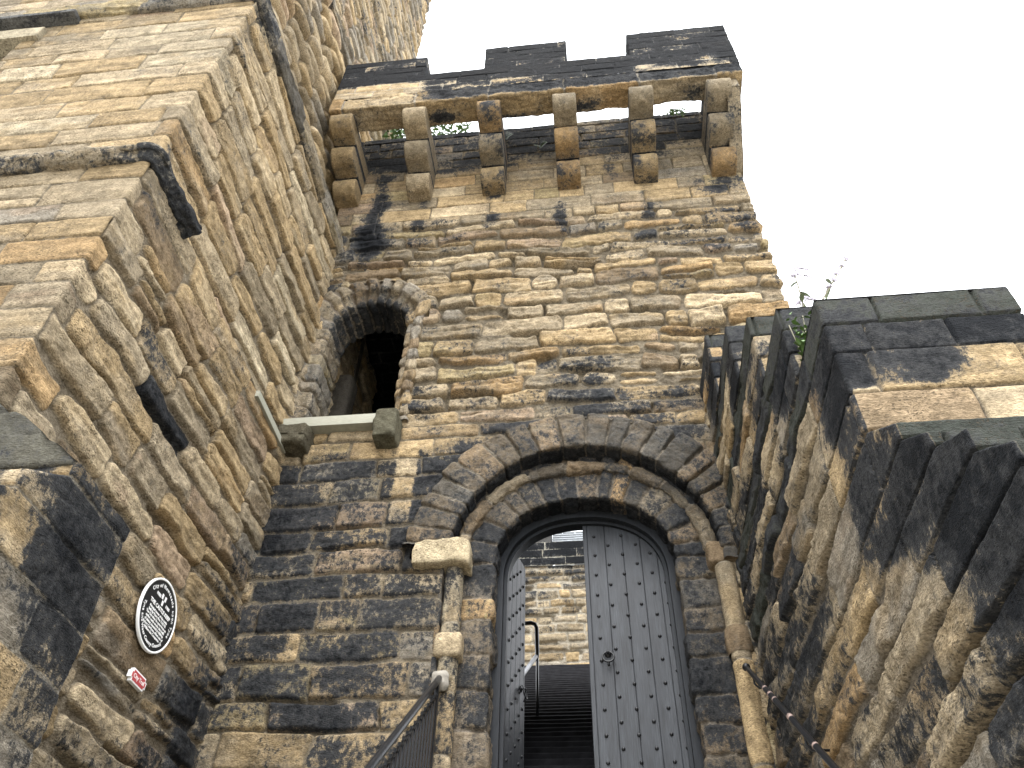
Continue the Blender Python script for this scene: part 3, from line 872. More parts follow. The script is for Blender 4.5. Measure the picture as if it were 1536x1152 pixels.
# ---- machicolated battlement
YP = 6.62
CH, CP, CZ0 = .46, .422, 12.95
def corbel_mesh(seed, grime):
    r = random.Random(seed)
    prof = [(D + .06, CZ0 - .0)]
    for k in range(3):
        z0 = CZ0 + k * CH; yb = D - k * CP + .01; yf = D - (k + 1) * CP
        ru = CH / 2
        prof.append((yb, z0 + .006)); prof.append((yf + ru + .02, z0 + .006))
        for i in range(1, 22):
            a = i / 22 * math.pi * .92
            prof.append((yf + ru - ru * math.sin(a), z0 + .006 + ru - ru * math.cos(a)))
    prof = np.array(prof)
    L = np.concatenate([[0], np.cumsum(np.linalg.norm(np.diff(prof, axis=0), axis=1))])
    sv = np.arange(0, L[-1], .014)
    py = np.interp(sv, L, prof[:, 0]); pz = np.interp(sv, L, prof[:, 1])
    W_ = .43
    xs = np.array([-W_ / 2, -W_ / 2 + .004, -W_ / 2 + .014] + list(np.linspace(-W_ / 2 + .03, W_ / 2 - .03, 20)) + [W_ / 2 - .014, W_ / 2 - .004, W_ / 2])
    ins = np.array([.03, .014, .004] + [0] * 20 + [.004, .014, .03])
    t = np.gradient(np.stack([py, pz], 1), axis=0); nr = np.stack([-t[:, 1], t[:, 0]], 1)
    nr /= np.maximum(np.linalg.norm(nr, axis=1)[:, None], 1e-9)
    nr = -nr if nr[:, 0].mean() > 0 else nr
    U, V = np.meshgrid(xs, sv)
    n_ = fbm(U * 7 + seed, V * 7, seed, 4)
    o = -ins[None] + .013 * n_
    P = np.stack([U * (1 + 0 * n_), py[:, None] + nr[:, 0][:, None] * o, pz[:, None] + nr[:, 1][:, None] * o], -1)
    lobe = np.clip(((pz - CZ0) / CH).astype(int), 0, 2)
    C3 = np.array([PAL[r.choice(['buff', 'orange', 'greybuff', 'buff', 'buff', 'pale'])] for _ in range(3)]) * .92
    T = .80 * C3[lobe][:, None, :] * (1 + .3 * n_[..., None])
    gl_ = np.array([r.uniform(-.16, .12) for _ in range(3)])
    crease_shade = .5 * np.clip(1 - np.abs((pz - CZ0) % CH - CH * .98) / .10, 0, 1)[:, None]  # shadow line between the rolls, painted in through the grime
    G = .5 - .20 + grime + crease_shade + gl_[lobe][:, None] + .42 * fbm(U * 5 + 3 * seed, V * 4, seed + 3, 3)
    ex = []
    for e in (0, -1):      # flat cheeks
        a = P[:, e]; b = a.copy(); b[:, 1] = D + .06
        m = 8
        Q = np.stack([a + (b - a) * k / m for k in range(m + 1)])
        ex.append((Q, None, np.stack([T[:, e] * .9] * (m + 1)), np.stack([G[:, e] + .06] * (m + 1))))
    return P, T, G, ex
for i in range(6):
    P, T, G, ex = corbel_mesh(500 + i, [-.05, -.12, .10, .0, .03, .02][i])
    cx = -4.20 + 1.386 * i
    P[..., 0] += cx
    for q in ex: q[0][..., 0] += cx
    grid_mesh('corbel', P, STONE, tower, None, T, G, ex)

PX0, PX1 = -4.46, 3.20
# lintel course carrying the parapet: front, soffit and inner face in one
u = np.arange(PX0, PX1 + .004, .016)
lp, ln, ls = profile([(YP + .0, 14.78), (YP, 14.33), (YP + .48, 14.30), (YP + .48, 15.5)], .035, .016)
U, V = np.meshgrid(u, ls)
H, T, G = masonry(U, V, np.array([-.5, 3.]), lambda v, h, r: 1.386, 81, {'buff': 4, 'orange': 2, 'greybuff': 2, 'pale': 1}, jd=.03, rw=.05, bulge=.0, off=.012, rough=.018, warp=.02, gap=.02,
                  joints=[[-4.2 + 1.386 * k for k in range(-1, 8)]],
                  soot=lambda u, v: -.22 + .62 * sstep(.46, .34, v) * sstep(-3.2, -2.2, u) + .42 * spot(u, v, -2.35, .78, .42, .12) + .42 * spot(u, v, -1.0, .9, .4, .1) + .5 * spot(u, v, .35, .8, .35, .2) + .45 * spot(u, v, 2.35, .75, .3, .25) + .5 * sstep(.95, 1.1, v),
                  sootpat=(.9, .1, 0), mortar=(.34, .31, .26), flush=.7)
P = np.stack([U, lp[:, 0][:, None] - ln[:, 0][:, None] * 0 + (ln[:, 0][:, None]) * 0 + 0 * U, lp[:, 1][:, None] + 0 * U], -1)
sgn = -1.0 if ln[2, 0] > 0 else 1.0
P[..., 1] += sgn * ln[:, 0][:, None] * H; P[..., 2] += sgn * ln[:, 1][:, None] * H
endc = P[:, -1]; Q = np.stack([endc + (np.array([PX1, YP + .28, 14.9]) - endc) * k for k in (0, .3)])
Q[1, :, 0] = endc[:, 0]
Q = np.stack([P[:, -1], P[:, -1] * np.array([1, 0, 1]) + np.array([0, YP + .28, 0])])
grid_mesh('lintel_course', P, STONE, tower, None, T, G, [(Q, None, np.stack([T[:, -1]] * 2), np.stack([G[:, -1]] * 2))])
def cheekshape(p):
    q = p.copy(); k = np.clip((D - p[..., 1]) / 1.25, 0, 1)
    q[..., 2] = np.where(p[..., 2] < 14.0, 13.05 + 1.0 * k, p[..., 2])
    return q
rough_box('lintel_course', 2.86, 3.085, YP + .10, D + 1.2, 13.05, 14.74, PAL['greybuff'], .34, tower, bev=.02, amp=.012, cell=.05, seed=52, shape=cheekshape)

def ashlar_ring(name, x0, x1, y0, y1, z0, z1, parent, seed, soot, hrow=.24, mat=SOOTY, d=.016):
    per = [(x0, y1), (x0, y0), (x1, y0), (x1, y1), (x0, y1)]
    tot = 2 * (x1 - x0 + y1 - y0)
    s_ = np.linspace(0, tot, int(tot / d)); z_ = np.linspace(z0, z1, max(3, int((z1 - z0) / d)))
    rows = np.linspace(z0, z1, max(1, int(round((z1 - z0) / hrow))) + 1); rows[0] -= .05; rows[-1] += .08
    def pat(U, V):
        return masonry(U, V, rows, lambda v, h, r: r.uniform(.5, 1.05), seed, {'greybuff': 2, 'buff': 2, 'pale': 1}, jd=.012, rw=.018, bulge=.003, off=.005, rough=.005, warp=.008, rc=.015, gap=.004,
                       jw=.006, mortar=(.38, .36, .31), flush=.6, soot=soot, sootpat=(1.5, .4, 0))
    return wall_patch(name, per, s_, z_, pat, mat, parent, rc=.02, u0=x0 - (y1 - y0), cap=True)
def par_soot(u, v):
    b = .50 + 0 * u
    b -= .40 * sstep(14.98, 14.7, v) 
    b -= .85 * sstep(-2.5, -3.0, u) * sstep(15.35, 15.15, v) * sstep(-5.1, -4.5, u)
    b -= .45 * spot(u, v, 1.5, 14.95, .25, .15) + .45 * spot(u, v, 2.7, 15.0, .3, .15) + .45 * spot(u, v, -2.3, 15.0, .25, .1) + .4 * spot(u, v, -1.2, 14.95, .5, .1)
    return b
ashlar_ring('parapet', PX0, PX1, YP, YP + .47, 14.74, 15.52, tower, 85, par_soot, .26)
for (a, b, zt, sd_) in ((PX0, -2.76, 16.36, 91), (-1.57, .06, 16.48, 92), (1.27, PX1, 16.50, 93)):
    ashlar_ring('merlon', a, b, YP + .004, YP + .466, 15.50, zt, tower, sd_, lambda u, v: .42 + 0 * u, .24)
# return of the parapet along the right flank
ashlar_ring('parapet_return', PX1 - .52, PX1 - .006, YP + .48, 12.9, 14.72, 15.5, tower, 95, lambda u, v: .3 + 0 * u, .26, d=.05)

# ---- door frame and leaves
def ring_strip(name, po, pi, y0, y1, mat, parent):
    bm = bmesh.new()
    n_ = len(po)
    A = [bm.verts.new((p[0], y0, p[1])) for p in po]; B = [bm.verts.new((p[0], y0, p[1])) for p in pi]
    C_ = [bm.verts.new((p[0], y1, p[1])) for p in pi]; E_ = [bm.verts.new((p[0], y1, p[1])) for p in po]
    for i in range(n_ - 1):
        for a, b in ((A, B), (B, C_), (C_, E_)):
            bm.faces.new((a[i], a[i + 1], b[i + 1], b[i]))
    return bm_obj(name, bm, mat, parent)
fo = gp[::4] + gn[::4] * .03; fi = gp[::4] - gn[::4] * .075; fi2 = gp[::4] - gn[::4] * .115
fr = ring_strip('door_frame', fo, fi, D + .47, D + .70, FRAME, tower)
ring_strip('stop', fi + gn[::4] * .01, fi2, D + .555, D + .70, FRAME, fr)

def arch_top(x):                    # door head above CZ
    q = min(1, abs((x - CX) / 1.0))
    return CZ + .81 * (1 - q ** 2.2) ** (1 / 2.2)
DY = D + .60
def leaf_boards(xs_, y0, y1, zbot, hinge=0.0):
    bm = bmesh.new()
    for a, b in zip(xs_, xs_[1:]):
        a2, b2 = a + .0025, b - .0025
        m = 7
        xx = [a2 + (b2 - a2) * k / m for k in range(m + 1)]
        poly = [(b2, zbot), (a2, zbot)] + [(x, arch_top(x)) for x in xx]
        poly = poly[::-1]
        e0 = len(bm.edges)
        prism(bm, poly, 'y', y0, y1)
    xx = [xs_[0] + .004 + (xs_[-1] - xs_[0] - .008) * k / 40 for k in range(41)]
    prism(bm, ([(xx[-1], zbot), (xx[0], zbot)] + [(x, arch_top(x) - .004) for x in xx])[::-1], 'y', y0 + .014, y1 - .003)
    bmesh.ops.bevel(bm, geom=[e for e in bm.edges if abs(e.verts[0].co.y - y0) < 1e-5 and abs(e.verts[1].co.y - y0) < 1e-5], offset=.004, segments=1, affect='EDGES')
    return bm
RX = [-.14, -.085, .13, .345, .555, .745, .86]
leafR = bm_obj('door', leaf_boards(RX, DY, DY + .05, 2.72), DOOR, tower)
leafR['label'] = 'closed right-hand door leaf of dark studded boards'
# back ledges of the leaf
bm = bmesh.new()
bm.free()
for z_ in (3.1, 4.2, 5.2):
    bm = bmesh.new(); bx(bm, -.12, .84, DY + .052, DY + .09, z_, z_ + .16, .005); bm_obj('back_ledge', bm, DOOR, leafR)
# studs
bm = bmesh.new()
bmesh.ops.create_uvsphere(bm, u_segments=12, v_segments=8, radius=.021)
for v in list(bm.verts):
    v.co.y *= .9
bmesh.ops.delete(bm, geom=[v for v in bm.verts if v.co.y > .006], context='VERTS')
for f in bm.faces: f.smooth = True
stud_me = bpy.data.meshes.new('stud'); bm.to_mesh(stud_me); bm_ = bm; bm.free(); stud_me.materials.append(IRON)
studs = []
cols = [0.0, .165, .335, .50, .665, .81]
for ci, x in enumerate(cols):
    z_ = 2.82 + (.135 if ci % 2 else 0)
    while z_ < arch_top(x) - .1:
        o = link('stud', stud_me, leafR); o.location = (x, DY - .001, z_); studs.append((x, z_)); z_ += .272
def ring_handle(parent, x, y, z, name='ring_handle'):
    bm = bmesh.new()
    bmesh.ops.create_cone(bm, cap_ends=True, segments=20, radius1=.042, radius2=.034, depth=.02, matrix=Matrix.Translation((x, y - .008, z + .035)) @ Matrix.Rotation(math.pi / 2, 4, 'X'))
    tube(bm, [(x, y, z + .035), (x, y - .05, z + .035)], .013, 10)
    bmesh.ops.create_uvsphere(bm, u_segments=12, v_segments=8, radius=.02, matrix=Matrix.Translation((x, y - .05, z + .035)))
    R_ = .062
    tube(bm, [(x + R_ * math.sin(a), y - .045 - .012 * (1 - math.cos(a)), z - .022 + R_ * math.cos(a)) for a in np.linspace(0, 2 * math.pi, 33)], .0105, 10, False)
    tube(bm, [(x, y - .06, z - .08), (x, y - .05, z - .125)], .015, 10)
    return bm_obj(name, bm, IRON, parent, True)
ring_handle(leafR, .075, DY, 4.22)

# the left leaf is swung inwards: same boards mirrored, about a hinge at the left frame
hinge = Vector((-1.12, DY + .02, 0))
ang = math.radians(81.5)
RL = Matrix.Translation(hinge) @ Matrix.Rotation(ang, 4, 'Z') @ Matrix.Translation(-hinge)
LX = [-1.12, -1.0, -.79, -.575, -.365, -.19, -.125]
leafL = bm_obj('door', leaf_boards(LX, DY, DY + .05, 2.72), DOOR, tower)
leafL.data.transform(RL)
leafL['label'] = 'open left-hand door leaf seen edge-on'
for ci, x in enumerate([-1.06, -.90, -.73, -.56, -.40, -.25]):
    z_ = 2.82 + (.135 if ci % 2 else 0)
    while z_ < arch_top(x) - .1:
        o = link('stud', stud_me, leafL)
        o.matrix_basis = RL @ Matrix.Translation((x, DY - .001, z_)); z_ += .272
h2 = ring_handle(leafL, -.32, DY, 4.22); h2.data.transform(RL)

# passage walls, added ceiling slab and threshold behind the doors
bm = bmesh.new()
bx(bm, -1.95, -1.50, D + .72, 12.58, 2.0, 9.6); bx(bm, 1.50, 1.95, D + .72, 12.58, 2.0, 9.6)
bx(bm, -1.50, 1.50, D + 1.0, 12.58, 9.62, 9.9)  # unseen ceiling, added to keep sky light off the inner steps
bx(bm, -1.50, 1.50, D + .68, D + .98, 6.35, 9.9)
stone_attr(bm_obj('passage_wall', bm, STONE, tower), (.20, .18, .15), .25)

# ================================================================ STEPPED STAIR PARAPETS
def stepped_wall(name, parent, xin, xout, yend, zs_front, ys_front, rows, z0, z1, dz, zdense, seed, pal, soot, jd_f, side=-1, tone_f=None, ustep=.011, front_dense=1.3, endcap=None, gjoint=None):
    """inner face at x = xin looking towards -side... front edge y follows (zs_front, ys_front); travel: tower -> front edge -> outwards"""
    z = axis_samples(z0, z1, zdense, z1, dz, .25)
    yf = np.interp(z, zs_front, ys_front)
    W = abs(xout - xin)
    ymin = yf.min()
    t = np.concatenate([np.arange(-W, 0, ustep * 1.3), np.arange(0, yend - ymin + ustep, ustep)])     # t<0 front, t>0 inner face distance behind the edge
    Tt, Z = np.meshgrid(t, z)
    YF = yf[:, None] + 0 * Tt
    inner = Tt >= 0
    Y = np.where(inner, np.minimum(YF + Tt, yend), YF)
    X = np.where(inner, xin, xin - side * (-Tt) * 1.0)
    # pattern coordinate runs along the inner face in absolute y and wraps on to the front
    Upat = np.where(inner, Y, YF + Tt)
    H, T, G = masonry(Upat, Z, rows, lambda v, h, r: r.uniform(.95, 1.5) if 1.6 < v < 3.05 else r.uniform(.45, 1.05), seed, pal, soot=lambda u, v: soot(Y, Z, Tt, X), joints=gjoint, **jd_f(Tt, Y, Z))
    # corner easing: normal turns over 25 mm
    k = np.clip(Tt / .05 + .5, 0, 1)
    nx = side * np.sin(k * math.pi / 2); ny = -np.cos(k * math.pi / 2)
    rc = .022
    e = np.clip(1 - np.abs(Tt) / rc, 0, 1) ** 2 * rc * .5
    P = np.stack([X + nx * (H - e), Y + ny * (H - e), Z], -1)
    if tone_f is not None: T = tone_f(T, Y, Z, Tt)
    extra = []
    if endcap is not None:
        e = P[:, -1]; m = 60
        Q = np.stack([e + np.array([endcap, 0, 0]) * i / m for i in range(m + 1)], 1)
        Uq = np.linspace(0, abs(endcap), m + 1)[None] + 0 * Z[:, :1]
        Hq, Tq, Gq = masonry(Uq + 20, Z[:, :1] + 0 * Uq, rows, lambda v, h, r: r.uniform(.3, .5), seed + 5, pal, soot=lambda u, v: soot(yend + 0 * u, v, .3 + 0 * u, xin + 0 * u), jd=.02, rw=.03)
        Q[..., 1] += Hq * sstep(0, .06, Uq) + H[:, -1:] * 0
        extra.append((Q, None, Tq, Gq))
    # top
    top = P[-1]; Q = np.stack([top, top.copy()]); Q[1, :, 0] = xin - side * W
    extra.append((Q, None, np.stack([T[-1]] * 2), np.stack([G[-1]] * 2)))
    # treads: the sheet between two rows already makes the inner arris; fill each tread across the wall
    for i in range(len(z) - 1):
        if yf[i + 1] - yf[i] > .2:
            a = np.array([[xin, yf[i], z[i]], [xin - side * W, yf[i], z[i]]]); b = a.copy(); b[:, 1] = yf[i + 1]; b[:, 2] = z[i] + .002
            extra.append((np.stack([a, b]), None, np.full((2, 2, 3), .1), np.full((2, 2), .6)))
    # outer face
    o = P[:, 0]; m = 2
    Q = np.stack([o, o.copy()], 1); Q[:, 1, 1] = yend
    extra.append((Q, None, np.stack([T[:, 0]] * 2, 1), np.stack([G[:, 0]] * 2, 1)))
    return grid_mesh(name, P, STONE, parent, None, T, G, extra)

E_ = 1e-4
RPZ = [-1.62, .62, .62 + E_, .72, .88, .88 + E_, .99, 1.15, 1.15 + E_, 1.25, 1.41, 1.41 + E_, 1.51, 1.66, 1.66 + E_, 1.76, 1.90, 2.00, 2.16, 2.28, 2.42, 2.53, 2.70, 2.81, 3.06,
       4.24, 4.24 + E_, 5.02, 5.02 + E_, 5.85, 5.85 + E_, 6.66, 6.66 + E_, 7.70]
RPY = [1.0, 1.0, 1.0, 1.0, 1.26, 1.26, 1.26, 1.52, 1.54, 1.54, 1.80, 1.82, 1.82, 2.12, 2.14, 2.14, 2.42, 2.42, 2.67, 2.67, 2.95, 2.97, 3.22, 3.22, 3.57,
       3.57, 4.29, 4.29, 5.08, 5.08, 5.90, 5.90, 6.95, 6.95]
RROWS = np.array([-1.8, -1.3, -.9, -.5, -.1, .3, .62, .88, 1.15, 1.41, 1.66, 1.905, 2.165, 2.425, 2.705, 3.07, 3.37, 3.72, 3.985, 4.245, 4.50, 4.77, 5.025, 5.30, 5.58, 5.855, 6.12, 6.40, 6.665, 6.95, 7.22, 7.48, 7.72])
RTOPS = [(4.24, .26), (5.02, .25), (5.85, .27), (6.66, .26), (7.70, .24)]
def rp_band(Z):
    b = np.zeros_like(Z)
    for zt, h in RTOPS: b = np.maximum(b, sstep(zt - h - .01, zt - h + .005, Z) * (Z <= zt + .003))
    return b
def rp_soot(Y, Z, Tt, X):
    d = np.maximum(Tt, 0)
    lowr = sstep(3.3, 2.6, Z)
    reach = .55 + .38 * lowr + .25 * vn(Z * 1.9, Y * .6, 5)
    b = np.full(Y.shape, -.24)
    b += .56 * sstep(reach + .30, reach - .15, d)
    b += .22 * sstep(2.2, 1.2, Z) * sstep(4.6, 3.4, Y) + .26 * sstep(5.4, 6.6, Y) * sstep(5.6, 4.8, Z)
    b += .05 * sstep(5.0, 3.2, Z)
    b = np.where(Tt < -.02, .36 - .95 * sstep(3.41, 3.36, Z) * sstep(3.04, 3.08, Z) * sstep(4.0, 3.9, Z)
                 - .8 * sstep(2.05, 2.32, X) * sstep(3.35, 3.40, Z) * sstep(3.78, 3.62, Z) * (.7 + .6 * vn(X * 5, Z * 5, 2)) - .45 * sstep(3.46, 3.38, Z) * sstep(3.0, 3.1, Z)
                 - .7 * sstep(4.2, 4.4, Z) * (1 - rp_band(Z)) * sstep(.27, .3, np.abs((Z - 4.24) % .82 - .41) + .1) * .6, b)
    gb = rp_band(Z)
    return b * (1 - gb) + gb * (-.02 + .05 * vn(X * 3 + Y * 3, Z * 3, 4)) - .55 * (Z < 3.05) * (Tt < -.01)
def rp_jd(Tt, Y, Z):
    d = np.maximum(Tt, 0)
    lowr = sstep(3.4, 2.9, Z)
    k = sstep(.50 + .30 * lowr, .95 + .35 * lowr, d + .2 * vn(Z * 2, Y, 9)) * (Tt > 0)
    return dict(jd=.034 + .014 * k, rw=.010 + .024 * k, bulge=.001 + .002 * k, off=.006 + .013 * k, rough=.005 + .008 * k, bed=.006 * k, warp=.005 + .036 * k, rc=.010 + .04 * k, gap=.003 + .014 * k,
                jw=.006, mortar=(.20, .175, .14), flush=.10, sootpat=(1.3, .5, .0), tilt=.14 * k, skew=.05 * k, split=.0)
def rp_tone(T, Y, Z, Tt):
    g_ = np.maximum(rp_band(Z), 1.0 * (Z < 3.05) * (Tt < -.01))[..., None]
    f = (1 + .3 * fbm(Y * 3 + Tt * 2, Z * 4, 31, 3))[..., None]
    return T * (1 - g_) + g_ * np.array([.055, .063, .056])[None, None] * f
rpar = thing('stair_parapet', (2.16, 4.4, -1.62), 'right-hand stepped parapet wall with soot-black coping climbing to the gate tower', 'parapet')
stepped_wall('wall', rpar, 1.55, 2.77, 7.96, RPZ, RPY, RROWS, -1.62, 7.70, .0095, .75, 611,
             {'buff': 3, 'pale': 3.2, 'greybuff': 4, 'brown': 1.3, 'grey': 2.2, 'orange': .6}, rp_soot, rp_jd, side=-1, tone_f=rp_tone)

LPZ = [-1.62, 1.15, 1.15 + E_, 1.30, 1.50, 1.50 + E_, 1.60, 1.80, 1.80 + E_, 1.95, 2.15, 2.15 + E_, 2.30, 2.36, 2.52, 2.66, 2.78, 3.00, 3.105]
LPY = [1.2, 1.2, 1.2, 1.2, 1.6, 1.6, 1.6, 2.0, 2.0, 2.0, 2.4, 2.4, 2.4, 2.86, 2.9, 3.17, 3.17, 3.50, 3.50]
LROWS = np.array([-1.8, -1.3, -.9, -.5, -.1, .3, .7, 1.1, 1.35, 1.66, 1.99, 2.33, 2.67, 3.0, 3.20])
def lp_soot(Y, Z, Tt, X):
    d = np.maximum(Tt, 0)
    b = .24 - .40 * sstep(2.05, 1.6, Z + .2 * vn(Y * 2, Z, 6))
    b -= .62 * np.exp(-(((Y - 3.3) / .17) ** 2 + ((Z - 2.48) / .22) ** 2))
    b -= .45 * np.exp(-(((Y - 3.45) / .2) ** 2 + ((Z - 2.05) / .2) ** 2))
    b = np.where(Tt < -.02, .1 - .5 * sstep(3.09, 3.05, Z) + .55 * sstep(3.42, 3.3, X + 6.55), b)
    return b
lpar = thing('stair_parapet', (-3.8, 3.4, -1.62), 'soot-black stub of stepped parapet at the lower left, in front of the keep wall', 'parapet')
stepped_wall('wall', lpar, -3.10, -4.3, 4.21, LPZ, LPY, LROWS, -1.62, 3.105, .0085, 1.2, 711,
             {'buff': 2, 'pale': 4, 'greybuff': 3, 'grey': 2}, lp_soot,
             lambda Tt, Y, Z: dict(jd=.016, rw=.022, bulge=.004, off=.008, rough=.008, warp=.012, rc=.02, gap=.008, jw=.005, mortar=(.27, .25, .21), flush=.5, sootpat=(1., .3, 0)),
             side=1, endcap=-.95, ustep=.009)
# sloping, weather-beaten saddle stone on the stub
def chamfer(xr, zt):
    def f(p):
        q = p.copy()
        cut = np.clip((p[..., 0] - (xr - .34)) / .34, 0, 1) * .26          # worn, sloping right shoulder
        q[..., 2] = np.minimum(p[..., 2], zt - cut + .02 * vn(p[..., 0] * 8, p[..., 1] * 8, 3))
        return q
    return f
for i, (xr, zb_, zt_, yb_) in enumerate(((-3.11, 3.075, 3.36, 3.47), (-3.40, 3.30, 3.60, 3.50), (-3.70, 3.54, 3.78, 3.53))):
    rough_box('coping', -4.3, xr, yb_, 4.19 - .03 * i, zb_, zt_, (.085, .083, .068), (.42, .30, .34)[i], lpar, bev=.03, amp=.016, cell=.014, seed=44 + i, shape=chamfer(xr, zt_), var=.4, fq=6)

# ================================================================ COURTYARD BUILDING BEYOND THE GATE
court = thing('courtyard_house', (-.8, 23.0, -1.62), 'stone courtyard building with black coping and slate roof glimpsed through the open door', 'building')
KY = 22.0 / 16.4
CROWS = make_rows(9.2, 14.1, lambda v, r: r.uniform(.22, .36), random.Random(8))
def court_pat(U, V):
    return masonry(U, V, CROWS, lambda v, h, r: r.uniform(.35, 1.0), 811, {'buff': 3, 'pale': 3, 'greybuff': 3, 'grey': 3}, jd=.06, rw=.06, bulge=.02, off=.02, rough=.014, warp=.04, rc=.07, gap=.05,
                   jw=.016, mortar=(.42, .39, .33), flush=.5, soot=lambda u, v: -.24 + .30 * sstep(12.6, 14.0, v), sootpat=(1.0, .6, .1))
wall_patch('wall', [(-5.0, 22.0), (3.0, 22.0), (3.0, 25.0)], axis_samples(0, 11, 2.0, 6.5, .02, .1), np.arange(9.3, 14.06, .02), court_pat, STONE, court, rc=.03, u0=-5.0)
def ck_pat(U, V):
    return masonry(U, V, np.linspace(14.05, 14.90, 4), lambda v, h, r: r.uniform(.95, 1.5), 813, {'grey': 2, 'greybuff': 1}, jd=.014, rw=.02, bulge=.002, off=.004, rough=.004, warp=.006, rc=.01, gap=.003,
                   jw=.010, mortar=(.40, .40, .36), flush=.8, soot=lambda u, v: .36 + 0 * u)
wall_patch('coping', [(-5.0, 21.95), (3.0, 21.95), (3.0, 25.0)], axis_samples(0, 11, 2.0, 6.5, .02, .1), np.arange(14.04, 14.90, .02), ck_pat, SOOTY, court, rc=.02, u0=-5.0)
bm = bmesh.new()
rng = random.Random(12)
for i in range(6):
    z0 = 14.93 + i * .165; y0 = 22.1 + i * .12
    x = -1.37
    while x < 1.9:
        w_ = rng.uniform(.27, .45)
        bx(bm, x + .005, x + w_ - .005, y0, y0 + .27, z0, z0 + .027 + rng.uniform(0, .008), 0, None)
        x += w_
bx(bm, -1.35, 1.9, 22.15, 23.9, 14.82, 14.91)
bm_obj('roof', bm, SLATE, court)
rough_box('chimney', -3.0, -1.42, 22.02, 23.4, 14.88, 16.3, (.06, .062, .066), .3, court, SOOTY, bev=.03, amp=.01, seed=71)

# handrail seen through the open door
rl = thing('inner_handrail', (-1.32, 12.6, 6.0), 'black bent handrail on the inner stair, glimpsed through the half-open door', 'handrail')
bm = bmesh.new()
tube(bm, [(-1.42, 13.0, 7.14), (-1.20, 13.0, 7.15), (-1.13, 13.0, 7.12), (-1.10, 13.0, 7.04), (-1.09, 13.0, 6.55), (-1.11, 12.95, 6.45)], .037, 12)
bm_obj('grab_rail', bm, IRON, rl)
bm = bmesh.new()
tube(bm, [(-1.11, 12.97, 6.50), (-1.16, 12.2, 5.95), (-1.2, 11.6, 5.52), (-1.22, 11.0, 5.1), (-1.24, 10.4, 4.7)], .036, 12)
bm_obj('rail', bm, plain('worn_steel', (.13, .135, .145), .35, .6, 30, .3, .1), rl)
bm = bmesh.new(); tube(bm, [(-1.09, 13.0, 6.55), (-1.09, 13.0, 5.5)], .025, 8); bm_obj('post', bm, IRON, rl)

# ================================================================ RAILINGS ON THE OUTER STAIR
rail = thing('stair_railing', (-1.66, 6.3, 1.2), 'black iron railing with handrail and flat balusters climbing to the left door jamb', 'railing')
def on_rail(y, dz=0): return 3.69 + (y - 7.78) * .785 + dz
bm = bmesh.new()
tube(bm, [(-1.66, y, on_rail(y)) for y in np.linspace(3.2, 7.80, 24)], .033, 16)
bm_obj('handrail', bm, IRON, rail, True)
bm = bmesh.new()
bx(bm, -1.675, -1.645, 3.2, 3.24, 0, 0.04)
bm.free(); bm = bmesh.new()
prism(bm, [(3.2, on_rail(3.2, -.17)), (7.80, on_rail(7.80, -.17)), (7.80, on_rail(7.80, -.145)), (3.2, on_rail(3.2, -.145))], 'x', -1.672, -1.648)
bm_obj('top_bar', bm, IRON, rail)
bm = bmesh.new()
prism(bm, [(3.2, on_rail(3.2, -.86)), (7.80, on_rail(7.80, -.86)), (7.80, on_rail(7.80, -.83)), (3.2, on_rail(3.2, -.83))], 'x', -1.672, -1.648)
bm_obj('bottom_bar', bm, IRON, rail)
bm = bmesh.new(); bx(bm, -.012, .012, -.026, .026, -.70, .012, .002)
bal_me = bpy.data.meshes.new('baluster'); bm.to_mesh(bal_me); bm.free(); bal_me.materials.append(IRON)
y = 7.66
while y > 4.4:
    o = link('baluster', bal_me, rail); o.location = Vector((-1.66, y, on_rail(y, -.145)))
    y -= .115
bm = bmesh.new(); bx(bm, -1.68, -1.64, 7.72, 7.76, 2.72, on_rail(7.74)); bm_obj('post', bm, IRON, rail)
rough_box('mortar_patch', -1.75, -1.57, D - .045, D + .02, 3.60, 3.82, (.60, .57, .50), -.5, rail, PUTTY, bev=.06, amp=.03, cell=.02, seed=6)

rr = thing('wall_handrail', (1.42, 6.0, 2.0), 'worn black iron handrail bracketed to the right-hand stair parapet', 'handrail')
def on_rr(y): return 3.69 + (y - 7.72) * .768
bm = bmesh.new()
tube(bm, [(1.40, y, on_rr(y)) for y in np.linspace(2.6, 7.70, 30)], .024, 14)
bm_obj('handrail', bm, IRON, rr, True)
bm = bmesh.new()
bmesh.ops.create_uvsphere(bm, u_segments=16, v_segments=10, radius=.040, matrix=Matrix.Translation((1.40, 7.71, on_rr(7.71))))
bm_obj('end_knob', bm, IRON, rr, True)
for y in (7.45, 6.0, 4.6, 3.2):
    bm = bmesh.new()
    tube(bm, [(1.40, y, on_rr(y) - .01), (1.40, y, on_rr(y) - .09), (1.43, y, on_rr(y) - .125), (1.60, y, on_rr(y) - .13)], .010, 8)
    bm_obj('bracket', bm, IRON, rr, True)
COPPER = plain('bare_worn_metal', (.30, .22, .19), .5, .3, 30, .4, .2)
for y, wd_ in ((7.02, .03), (6.86, .035), (6.72, .02), (6.30, .06), (5.75, .025)):
    bm = bmesh.new()
    tube(bm, [(1.40, y - wd_ / 2, on_rr(y - wd_ / 2)), (1.40, y + wd_ / 2, on_rr(y + wd_ / 2))], .0255, 14)
    bm_obj('collar', bm, COPPER, rr, True)

